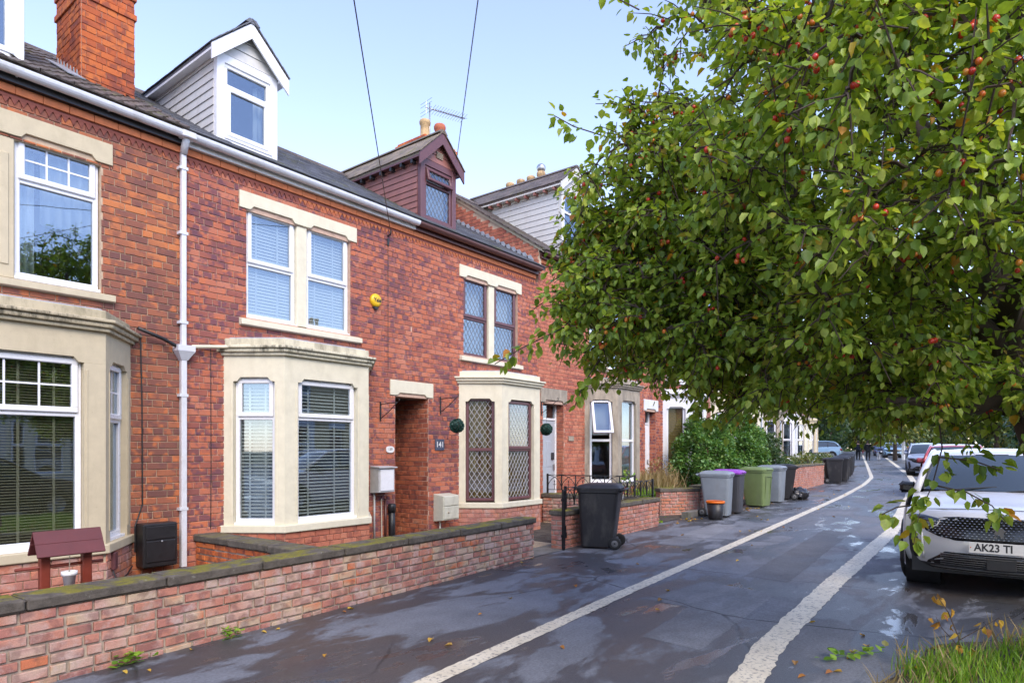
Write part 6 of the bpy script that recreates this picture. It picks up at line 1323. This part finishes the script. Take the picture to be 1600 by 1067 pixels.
# ------------------------------------------------------------------ the crab apple tree
def crab_tree():
    rg = random.Random(21); nr = np.random.default_rng(21)
    t = empty('crab_apple_tree', (6.2, -.45, gz(6.2)), 0, 'spreading crab apple tree with red fruit leaning over the footpath', 'tree'); O = Vector((6.2, -.45, gz(6.2)))
    def loc(p): return Vector(p) - O
    trunk = [(6.2,-.45,-.1),(6.17,-.40,.35),(6.10,-.30,1.0),(5.97,-.12,1.8),(5.80,.06,2.55),(5.68,.16,3.2),(5.55,.20,4.0),(5.50,.15,4.8),(5.40,.2,5.5)]
    m = MB(); P = crv([(*loc(p), r_) for p, r_ in zip(trunk, (.20,.165,.14,.13,.12,.10,.08,.055,.03))], 4); m.tube([p[:3] for p in P], [p[3] * (1 + .08 * math.sin(i * 2.1)) for i, p in enumerate(P)], 14); m.build('trunk', M_['bark'], t)
    limbs = [[(5.93,-.08,1.95),(5.5,.5,2.15),(5.0,1.2,2.30),(4.6,1.9,2.5),(4.3,2.6,2.6)], [(5.86,.0,2.3),(5.35,.45,2.75),(4.9,1.05,3.1),(4.55,1.7,3.4),(4.4,2.3,3.6)], [(5.80,.06,2.55),(5.1,-.05,2.85),(4.4,.1,3.1),(3.7,.3,3.3)],
             [(5.75,.1,2.8),(6.3,.7,3.1),(6.8,1.4,3.3),(7.1,2.1,3.3)], [(5.62,.18,3.5),(5.1,.9,4.2),(4.8,1.5,4.7),(4.6,1.9,5.1)], [(5.9,-.05,2.2),(6.5,-.5,2.7),(7.3,-.8,3.0)], [(5.55,.2,4.0),(5.0,-.1,4.6),(4.3,-.2,5.0)], [(5.95,-.1,1.85),(5.4,-.05,1.95),(4.95,.25,1.92),(4.6,.6,1.95)], [(5.6,.2,3.8),(6.2,.9,4.4),(6.6,1.4,4.8)]]
    nodes = []
    for lb in limbs:
        P = crv([tuple(p) for p in lb], 5)
        P = [Vector(p) + Vector((rg.uniform(-.03,.03), rg.uniform(-.03,.03), rg.uniform(-.03,.03))) for p in P]
        m = MB(); n = len(P); m.tube([p - O for p in P], [.068 * (1 - .82 * i / (n - 1)) + .008 for i in range(n)], 8); m.build('limb', M_['bark'], t)
        nodes += [(p, i) for i, p in enumerate(P) if i > 2]
    lobes = [((5.75,.25,3.95),(2.55,2.6,2.2),1.0), ((4.72,2.15,2.88),(.85,.95,.72),.30), ((3.75,.55,3.3),(.85,.9,1.0),.22), ((4.6,1.95,3.45),(.8,.85,.78),.30), ((5.5,.1,2.15),(1.2,1.0,.35),.16), ((5.2,1.0,2.35),(1.3,1.2,.45),.24), ((7.0,1.6,3.0),(1.2,1.3,1.0),.2), ((5.4,.6,5.4),(1.4,1.4,.9),.2)]
    tot = sum(l[2] for l in lobes); T_ = []
    while len(T_) < 2500:
        q = rg.random() * tot
        for c, r_, w_ in lobes:
            q -= w_
            if q <= 0: break
        d = Vector((rg.gauss(0,1), rg.gauss(0,1), rg.gauss(0,1))).normalized() * (rg.random() ** .33); d = d if d.length > .5 or rg.random() < .35 else d.normalized() * rg.uniform(.6, 1)
        p = Vector((c[0] + d.x * r_[0], c[1] + d.y * r_[1], c[2] + d.z * r_[2]))
        lowlim = 1.92 + .10 * math.sin(p.x * 4) + .10 * math.sin(p.y * 5 + 1)
        if p.z < lowlim or (p - Vector((0, 0, 1.65))).length < 2.35: continue
        if p.z > 6.3: continue
        ca = Vector((0, 0, 1.65)); tr_ = Vector((5.82, .03, 2.5)); f_ = (p - ca).dot(tr_ - ca) / (tr_ - ca).length_squared
        if .3 < f_ < 1.0 and (p - ca - (tr_ - ca) * f_).length < .2: continue
        T_.append(p)
    T_.sort(key=lambda p: (p - Vector((5.7, .15, p.z * .5 + 1.5))).length)
    tw = MB(); LP, LA, LN, LS = [], [], [], []; FR_ = []
    npos = np.array([tuple(p) for p, _ in nodes])
    def leafy(pts, dens, smin=.032, smax=.066):
        L = sum((b - a).length for a, b in zip(pts, pts[1:])); n = int(dens * L)
        for i in range(n):
            f = (rg.random() ** .75) * (len(pts) - 1); k = min(int(f), len(pts) - 2); p = pts[k].lerp(pts[k+1], f - k)
            ax = (pts[k+1] - pts[k]).normalized(); d = Vector((rg.gauss(0,1), rg.gauss(0,1), rg.gauss(0,.8))); d = (d - ax * d.dot(ax) * .7).normalized()
            a = (d + ax * .6 + Vector((0, 0, -.45 - .5 * rg.random()))).normalized(); s = rg.uniform(smin, smax)
            LP.append(tuple(p + d * rg.uniform(.01, .075) - O)); LA.append(tuple(a)); nn = Vector((rg.gauss(0,.55), rg.gauss(0,.55), 1.0)) + d * .5; LN.append(tuple(nn.normalized())); LS.append(s)
    for ti, p in enumerate(T_):
        dd = ((npos - np.array(p)) ** 2).sum(1); a = Vector(npos[int(dd.argmin())]); L = (p - a).length
        mid = a.lerp(p, .5) + Vector((rg.gauss(0,.06), rg.gauss(0,.06), rg.gauss(.03,.06))) * min(1, L * 1.5)
        tip = p + Vector((rg.gauss(0,.06), rg.gauss(0,.06), -.05)); pts = [a, a.lerp(mid, .5) + Vector((0, 0, .02)), mid, mid.lerp(tip, .5) + Vector((0, 0, .02)), tip]
        tw.tube([q - O for q in pts], [.011, .009, .007, .0055, .003], 4, None, False)
        npos = np.vstack([npos, [tuple(mid)], [tuple(tip)]])
        # short side shoots carry the leaves
        sp = [pts[2:]] if L > .45 else [pts[1:]]
        for k in range(3):
            b = pts[2].lerp(pts[4], rg.random()); out = (tip - a).normalized() * .6 + Vector((rg.gauss(0,.7), rg.gauss(0,.7), rg.gauss(-.15,.5))); e = b + out.normalized() * rg.uniform(.12, .32)
            sp.append([b, b.lerp(e, .5) + Vector((0, 0, .015)), e]); tw.tube([q - O for q in sp[-1]], [.005, .004, .0025], 4, None, False)
        for s_ in sp: leafy(s_, 58)
        if rg.random() < (.8 if p.z > 3.2 else .25):
            b = pts[3]; nf = rg.randint(1, 5)
            for k in range(nf): FR_.append(b + Vector((rg.gauss(0,.035), rg.gauss(0,.035), -rg.uniform(.03,.07))))
    # drooping sprigs in front of the parked car, and a few stray outer shoots
    for pts in ([(5.05,.42,2.05),(5.04,.38,1.66),(5.0,.43,1.42),(4.95,.5,1.22),(4.94,.53,1.02)], [(5.0,.43,1.42),(5.0,.25,1.38),(5.02,.12,1.30),(5.03,.05,1.20)], [(5.02,.40,1.60),(5.06,.22,1.58),(5.1,.08,1.52)], [(4.98,.47,1.30),(4.9,.62,1.27),(4.86,.70,1.22)], [(5.1,.05,2.1),(5.12,-.05,1.80),(5.1,-.12,1.62)],
                [(4.35,2.2,4.9),(4.3,2.5,5.15),(4.25,2.72,5.38)], [(4.2,2.75,2.6),(4.05,3.05,2.45),(3.98,3.28,2.33)], [(4.45,2.45,4.05),(4.36,2.78,4.22),(4.33,2.95,4.35)], [(4.3,2.5,2.35),(4.25,2.62,2.15),(4.22,2.68,1.98)], [(4.9,1.8,2.2),(4.85,1.9,2.0),(4.83,1.95,1.88)]):
        P = [Vector(p) for p in pts]; tw.tube([q - O for q in P], [.006 - .001 * i for i in range(len(P))], 5); leafy(P, 48 if P[0].z < 2.2 and P[0].y < .6 else 60, .06, .09)
    tw.build('twigs', M_['bark'], t, kind='stuff')
    LP, LA, LN, LS = map(np.array, (LP, LA, LN, LS))
    wd = np.linalg.norm(LP + np.array(tuple(O)) - np.array([0, 0, 1.65]), axis=1)
    px = np.array([proj(tuple(q + np.array(tuple(O)))) for q in LP]); inf = (px[:, 0] > 0) & (px[:, 0] < 1600) & (px[:, 1] > 0) & (px[:, 1] < 1067)
    order = np.argsort(np.where(inf, wd, 1e6)); big = order[:290]; rest = order[290:]
    cloud('crown', M_['leaf'], t, LP[rest], LA[rest], LN[rest], LS[rest], curl=True)
    me = bpy.data.meshes.new('leaf'); me.from_pydata([tuple(q) for q in LEAF[0]], [], LEAF[1]); me.materials.append(M_['leaf']); me.polygons.foreach_set('use_smooth', [True] * len(me.polygons))
    for i in big:
        y = Vector(LA[i]).normalized(); x_ = y.cross(Vector(LN[i])).normalized(); z = x_.cross(y); s = LS[i]
        o = bpy.data.objects.new('leaf', me); COL.objects.link(o); o.parent = t; sz = s * rg.uniform(-.5, 3.4); sx_ = s * rg.uniform(.75, 1.15); o.matrix_local = Matrix(((x_.x*sx_, y.x*s, z.x*sz, LP[i][0]), (x_.y*sx_, y.y*s, z.y*sz, LP[i][1]), (x_.z*sx_, y.z*s, z.z*sz, LP[i][2]), (0,0,0,1)))
    fm_ = MB(); fm_.sphere((0, 0, 0), 1, 8, 6, (1, 1, 1.08)); fme = fm_.mesh('crab_apple'); fme.materials.append(M_['fruit'])
    FR_ = [f for f in FR_ if 0 < proj(f)[0] < 1600 and -20 < proj(f)[1] < 1067]; FR_.sort(key=lambda f: proj(f)[2]); rest = MB()
    for i, f in enumerate(FR_):
        s = rg.uniform(.012, .016)
        if i < 290: o = bpy.data.objects.new('crab_apple', fme); COL.objects.link(o); o.parent = t; o.location = f - O; o.scale = (s, s, s)
        else: rest.sphere(f - O, s, 6, 5)
    if rest.v: rest.build('crab_apples', M_['fruit'], t, kind='stuff')
    print('leaves', len(LP), 'fruit', len(FR_))
crab_tree()
# ------------------------------------------------------------------ shrubs, weeds, grass
def shrub(name, label, c, r, n, mat, ls, seed, stems=6, cat='shrub', shape=SMALL, group=None):
    rg = np.random.default_rng(seed); h = empty(name, (c[0], c[1], c[2]), 0, label, cat, group)
    d = rg.normal(size=(n, 3)); d /= np.linalg.norm(d, axis=1)[:, None]; rad = rg.uniform(.5, 1.0, n) ** .3
    lump = 1 + .16 * np.sin(d[:, 0] * 7 + seed) * np.cos(d[:, 1] * 6) + .12 * np.sin(d[:, 2] * 9 + d[:, 0] * 5); pos = d * (rad * lump)[:, None] * np.array(r); pos[:, 2] = np.maximum(pos[:, 2] + r[2] * .9, .02)
    ax = d + rg.normal(size=(n, 3)) * .6 + np.array([0, 0, -.1]); nr_ = d * .5 + np.array([0, 0, .9]) + rg.normal(size=(n, 3)) * .4
    cloud('foliage', mat, h, pos, ax, nr_, rg.uniform(ls * .7, ls * 1.3, n), shape)
    r2 = random.Random(seed); m = MB()
    for i in range(stems): a = r2.uniform(0, 6.28); q = r2.uniform(.2, .75); m.tube([(0 + .05 * math.cos(a), .05 * math.sin(a), 0), (r[0] * q * .5 * math.cos(a), r[1] * q * .5 * math.sin(a), r[2] * .8), (r[0] * q * math.cos(a), r[1] * q * math.sin(a), r[2] * 1.5)], [.02, .014, .006], 5)
    m.build('stems', M_['bark'], h, kind='stuff'); return h
shrub('bush', 'dense dark green bush rising behind the short brick wall end', (18.0, 7.05, gz(18)), (1.25, .75, 1.22), 15000, M_['bushl'], .095, 5)
shrub('bush', 'dense green bush rising behind the olive green bin', (20.6, 7.0, gz(20)), (1.45, .75, 1.32), 17000, M_['bushl'], .095, 6)
shrub('bush', 'lighter loose bush at the far end of the hedge by the tall pink wall', (23.2, 7.2, gz(23)), (1.5, .75, 1.1), 11000, M_['fart2'], .09, 8)
for i, (X, Y, rr_, mt, lb) in enumerate([(25.5, 7.0, (1.2,.6,.55), 'fart2', 'low grey green shrub behind the tall pink wall'), (27.8, 7.3, (1.0,.6,.55), 'fart', 'low yellow green shrub behind the tall pink wall'), (33.0, 8.0, (1.4,.8,.6), 'fart', 'yellow green shrub in a far front garden'), (38.0, 8.8, (1.3,.8,.55), 'fart2', 'green shrub in a far front garden before the white wall'), (44, 9.5, (1.2,.6,.5), 'fart', 'small shrub in front of the white rendered wall')]):
    shrub('shrub', lb, (X, Y, gz(X)), rr_, 2200, M_[mt], .09, 20 + i)
shrub('shrub', 'straggly dry flowering plant beside the white bay', (16.0, 7.5, gz(16)), (.5, .4, .7), 900, M_['dryg'], .06, 31)
shrub('shrub', 'leafy weed growing by the stone bay behind the railings', (13.6, 7.2, gz(13)), (.25, .2, .55), 260, M_['grassm'], .08, 32)
def grass(name, label, pts, hmin, hmax, mat, seed, lean=.35):
    rg = np.random.default_rng(seed); n = len(pts); pos = np.array(pts, float); ax = np.stack([rg.normal(0, lean, n), rg.normal(0, lean, n), np.ones(n)], 1); nr_ = np.stack([rg.normal(size=n), rg.normal(size=n), np.zeros(n) + .05], 1)
    return cloud(name, mat, None, pos, ax, nr_, rg.uniform(hmin, hmax, n), BLADE, 'stuff', label, 'grass')
rg = random.Random(4); EL = lambda X, Y: ((X - 5.45) / 2.2) ** 2 + ((Y + 1.65) / 2.4) ** 2
pts = []
while len(pts) < 14000:
    X, Y = rg.uniform(3.2, 7.7), rg.uniform(-3.0, .8); e = EL(X, Y) + .10 * math.sin(X * 5 + Y * 4) + .08 * math.sin(Y * 9)
    if e < .93 and (e < .8 or rg.random() < .5) and mnoise.noise(Vector((X * 2.2, Y * 2.2, 0))) > -.28: pts.append((X, Y, gz(X) + .02))
grass('grass', 'bright green grass tufts on the verge under the tree', pts, .07, .20, M_['grassm'], 5, .28)
pts = [(X, Y, gz(X) + .02) for X, Y in ((rg.uniform(3.6, 7.6), rg.uniform(-2.4, .9)) for _ in range(5000)) if .72 < EL(X, Y) + .08 * math.sin(X * 6) < 1.0][:420]
grass('dry_grass', 'thin brown dead stalks along the edge of the verge', pts, .06, .26, M_['dryg'], 6, .5)
pts = [(rg.gauss(14.9, .45), rg.gauss(7.2, .3), gz(15) + .35) for _ in range(1800)]; pts = [p for p in pts if 14.4 < p[0] < 16.2 and 6.7 < p[1] < 8.0]
grass('grass', 'bright green grass in the raised garden behind the short brick wall', pts, .12, .32, M_['grassm'], 7)
pts = [(rg.gauss(15.6, .5), rg.gauss(7.5, .25), gz(15) + .35) for _ in range(900)]; pts = [p for p in pts if 14.6 < p[0] < 17 and 6.8 < p[1] < 8.1]
grass('dry_grass', 'tall straw coloured grass in front of the white bay', pts, .35, .75, M_['dryg'], 8, .22)
m = MB(); m.add([(14.3,6.75,gz(14.5)+.36),(15.2,6.3,gz(14.5)+.36),(17.2,6.3,gz(14.5)+.36),(17.2,8.15,gz(14.5)+.36),(14.3,8.15,gz(14.5)+.36)], [(0,1,2,3,4)]); m.build('raised_bed', M_['soil'], kind='structure')
m = MB(); vs = []; N = 48                                             # verge
for rr_, z in ((1.0, .004), (.93, .022), (.6, .04), (0.02, .05)):
    for k in range(N): a = 2 * math.pi * k / N; X = 5.45 + 2.2 * rr_ * math.cos(a) * (1 + .05 * math.sin(5 * a)); vs.append((X, -1.65 + 2.4 * rr_ * math.sin(a) * (1 + .05 * math.sin(7 * a + 1)), gz(X) + z))
m.add(vs, [(i*N+k, i*N+(k+1) % N, (i+1)*N+(k+1) % N, (i+1)*N+k) for i in range(3) for k in range(N)] + [tuple(range(3*N, 4*N))], None, True); m.build('verge', M_['soil'], kind='structure')
# withered sapling and creeping weed on the verge, weeds at the wall foot, fallen leaves
lme = bpy.data.meshes.new('fallen_leaf'); lme.from_pydata([tuple(q) for q in (LEAF[0] * np.array([1, 1, 2.2]))], [], LEAF[1]); lme.materials.append(M_['fallen'])
def put_leaf(name, me, p, s, rot, parent=None):
    o = bpy.data.objects.new(name, me); COL.objects.link(o); o.location = p; o.rotation_euler = rot; o.scale = (s, s, s)
    if parent: o.parent = parent
    return o
h = empty('sapling', (6.05, .34, gz(6)), 0, 'withered sapling with curled orange leaves on the verge', 'plant')
m = MB(); m.tube([(0,0,0),(.0,.01,.2),(.03,.08,.38),(.06,.16,.50)], [.006,.005,.004,.002], 5); m.tube([(.0,.01,.18),(.05,-.12,.28),(.08,-.24,.38)], [.004,.003,.002], 5); m.tube([(.0,.0,.12),(.02,.12,.25),(.02,.16,.33)], [.004,.003,.002], 5); m.build('stem', M_['bark'], h)
for i in range(22):
    f = rg.random(); base = [(.06,.16,.50),(.03,.08,.38),(.0,.03,.26),(.08,-.24,.36),(.05,-.16,.30),(.02,.14,.30),(0,0,.14),(.0,-.06,.16)][i % 8]
    put_leaf('leaf', lme, tuple(b + rg.gauss(0, .018) for b in base), rg.uniform(.05, .085), (rg.uniform(-2.4, -1.2), rg.uniform(-.8, .8), rg.uniform(0, 6.28)), h)
gme = bpy.data.meshes.new('weed_leaf'); gme.from_pydata([tuple(q) for q in LEAF[0]], [], LEAF[1]); gme.materials.append(M_['grassm'])
for (c, r_, n, s, lab, fl) in (((2.10, 5.36, .0), (.11,.06,.08), 26, .07, 'small green weed at the foot of the garden wall near fallen yellow leaves', 0), ((2.95, 5.40, .0), (.09,.05,.09), 26, .06, 'small leafy weed at the foot of the garden wall below the coping joint', 0), ((5.75, 1.02, .004), (.30,.08,.02), 30, .075, 'creeping green weed spreading from the verge over the asphalt', 1), ((12.75, 6.05, .07), (.16,.1,.10), 30, .09, 'green weed clump at the end of the pink brick wall', 0)):
    h = empty('weed', c, R(-35) if fl else 0, lab, 'weed'); m = MB(); m.tube([(-r_[0], 0, .006), (0, 0, .012), (r_[0], 0, .008)], .003, 4); m.build('stem', M_['bushl'], h)
    for i in range(n): put_leaf('leaf', gme, (rg.gauss(0, r_[0] * .55), rg.gauss(0, r_[1] * .5), .012 + abs(rg.gauss(0, r_[2] * .6))), s * rg.uniform(.6, 1.1), (rg.uniform(-.3, .9), rg.uniform(-.5, .5), rg.uniform(0, 6.28)), h)
spots = [(2.0, 5.22), (2.12, 5.10), (2.55, 5.32), (3.2, 5.36), (3.35, 5.30), (4.1, 5.38), (4.2, 5.42), (7.4, 5.62), (7.75, 5.66), (4.0, 4.0), (4.9, 4.2), (5.6, 4.4), (4.5, 3.0), (6.1, 2.9), (7.0, 3.2), (6.6, 1.5), (5.0, 1.2), (5.3, 1.35), (12.9, 5.6), (13.2, 5.75), (13.6, 5.62)]
spots += [(rg.uniform(13.4, 14.1), rg.uniform(5.45, 5.9)) for _ in range(22)] + [(rg.uniform(16.3, 17.2), rg.uniform(5.2, 5.8)) for _ in range(26)] + [(rg.uniform(18.0, 18.8), rg.uniform(5.2, 5.6)) for _ in range(14)] + [(rg.uniform(3, 30), rg.uniform(2.2, 5)) for _ in range(36)] + [(rg.uniform(4.6, 6.4), rg.uniform(.35, 1.1)) for _ in range(28)]
for (X, Y) in spots:
    where = 'orange fallen leaf lying by the verge' if Y < 1.3 else 'yellow fallen leaf lying among the wheelie bins' if X > 12.5 and Y > 5.1 else 'yellow fallen leaf lying at the foot of the long garden wall' if Y > 5.05 + .058 * (X - 1.6) and X < 8 else 'yellow fallen leaf lying on the wet asphalt'
    o = put_leaf('fallen_leaf', lme, (X, Y, gz(X) + .014), rg.uniform(.045, .08), (rg.uniform(-.15, .15), rg.uniform(-.2, .2), rg.uniform(0, 6.28))); tag(o, where, 'leaf', where.replace('leaf', 'leaves').replace('yellow', 'yellow'))
# ------------------------------------------------------------------ distant trees, post
def far_tree(label, c, r, hgt, n, mat, ls, seed):
    rg2 = np.random.default_rng(seed); h = empty('street_tree', c, 0, label, 'tree'); r2 = random.Random(seed)
    m = MB(); m.tube([(0,0,-.1),(.05,0,hgt*.3),(.1,.1,hgt*.6)], [.2*hgt/6,.14*hgt/6,.08*hgt/6], 8)
    cl = []
    for i in range(16):
        a = r2.uniform(0, 6.28); q = r2.uniform(.3, .8); e = Vector((r[0]*q*math.cos(a), r[1]*q*math.sin(a), hgt - r[2] + r[2] * r2.uniform(-.6, .75))); m.tube([(0,0,hgt*r2.uniform(.25,.5)), e*.6 + Vector((0,0,.2)), e], [.06,.04,.015], 5); cl.append((e, r2.uniform(.35, .6)))
    m.build('trunk', M_['bark'], h); pos = []; dd = []
    for (e, s) in cl:
        k = n // 16; d = rg2.normal(size=(k, 3)); d /= np.linalg.norm(d, axis=1)[:, None]; q = rg2.uniform(.2, 1, k) ** .5; pos.append(d * q[:, None] * np.array(r) * s + np.array(tuple(e))); dd.append(d)
    pos = np.vstack(pos); d = np.vstack(dd); k = len(pos); cloud('crown', mat, h, pos, d + rg2.normal(size=(k, 3)) * .5 + np.array([0, 0, -.3]), d * .4 + np.array([0, 0, .9]) + rg2.normal(size=(k, 3)) * .4, rg2.uniform(ls * .7, ls * 1.3, k), SMALL)
for i, (X, Y, r_, hg, mt, lb) in enumerate([(67, 8.6, (3.2,3.2,2.2), 6.0, 'fart', 'yellow green street tree with bare trunk beside the pale post'), (92, 21, (5,5,5), 11, 'fart2', 'tall green tree beyond the end of the terrace'), (100, 15, (4.5,4.5,4), 9, 'fart', 'yellow green tree beyond the walkers'), (112, 9, (5,5,4.5), 10, 'fart', 'yellow green tree past the far parked cars'), (104, 2, (5,5,4.5), 10, 'fart', 'broad yellow green tree beyond the red car'), (84, -3, (4,4,4), 8.5, 'fart2', 'dark green tree across the far road'), (60, -8, (4,4,4), 8.5, 'fart', 'yellow green tree across the road behind the white SUV'), (125, 26, (6,6,5.5), 12, 'fart2', 'large dark green tree closing the end of the street'), (130, 14, (7,7,5), 11, 'fart', 'large yellow green tree closing the end of the street')]):
    far_tree(lb, (X, Y, gz(X)), r_, hg, 5200, M_[mt], .52 if X > 70 else .26, 40 + i)
rgw = np.random.default_rng(77); n = 14000; wy = rgw.uniform(-60, 75, n); wz = rgw.uniform(0, 1, n) ** .8 * (6.5 + 1.8 * np.sin(wy * .35) + 1.2 * np.sin(wy * .9 + 2)); wx = 150 + 4 * np.sin(wy * .2) + rgw.uniform(-2.5, 2.5, n)
cloud('woodland', M_['fart2'], None, np.stack([wx, wy, 1.25 + wz], 1), rgw.normal(size=(n, 3)), rgw.normal(size=(n, 3)) + np.array([-1, 0, .8]), rgw.uniform(.9, 1.7, n), SMALL, 'stuff', 'dark band of far woodland closing the street', 'woodland')
h = empty('post', (68.6, 8.15, gz(68)), 0, 'pale concrete post beside the bare street tree trunk', 'post'); m = MB(); m.cbox(-.22, .22, -.12, .12, 0, 1.75, .02); m.build('shaft', M_['stone_w'], h); m = MB(); m.cbox(-.25, .25, -.15, .15, 1.752, 1.85, .02); m.build('cap', M_['stone_w'], h)
# ------------------------------------------------------------------ the sunlit far side of the road, mirrored in the windows
M_['render_y'] = plain('cream_yellow_render', (.66,.52,.28), .85, var=.1, bump=.3); M_['render_w'] = plain('white_render', (.72,.68,.60), .85, var=.1, bump=.3)
for i, (X, mt, st, lb) in enumerate([(6.5, 'bw_red', 'stone_w', 'red brick house across the road facing the beige bay'), (12.0, 'render_w', 'stone_b', 'white rendered house across the road'), (17.5, 'bw_red', 'stone_w', 'red brick house across the road with white bay'), (23.0, 'render_y', 'stone_w', 'yellow rendered house across the road facing the cream bay'), (28.5, 'bw_red', 'stone_b', 'red brick house across the road beside the yellow one'), (34, 'render_y', 'stone_b', 'yellow rendered house across the road far up the street'), (1.0, 'render_y', 'stone_b', 'yellow rendered house across the road between two brick neighbours'), (-4.5, 'bw_red', 'stone_w', 'red brick house across the road between yellow and white rendered houses'), (-10.0, 'render_w', 'stone_b', 'white rendered house across the road two doors from the yellow one'), (-15.5, 'bw_red', 'stone_b', 'red brick house across the road next to the white rendered house with cream bay'), (-21.0, 'render_y', 'stone_w', 'yellow rendered house across the road at the end of the opposite row')]):
    house2(X, -14.0, math.pi, gz(X) + .1, 5.5, (.6, 1.5), (2.4, 4.7), M_[st], M_[st], M_[mt], M_[mt], lb, bricks=0, dmat='brownf', dorm=(2.9, 4.0, 7.5, 8.05, 'upvc_d', 'upvc', None) if i % 2 == 0 else None, chim=i % 2 == 0)
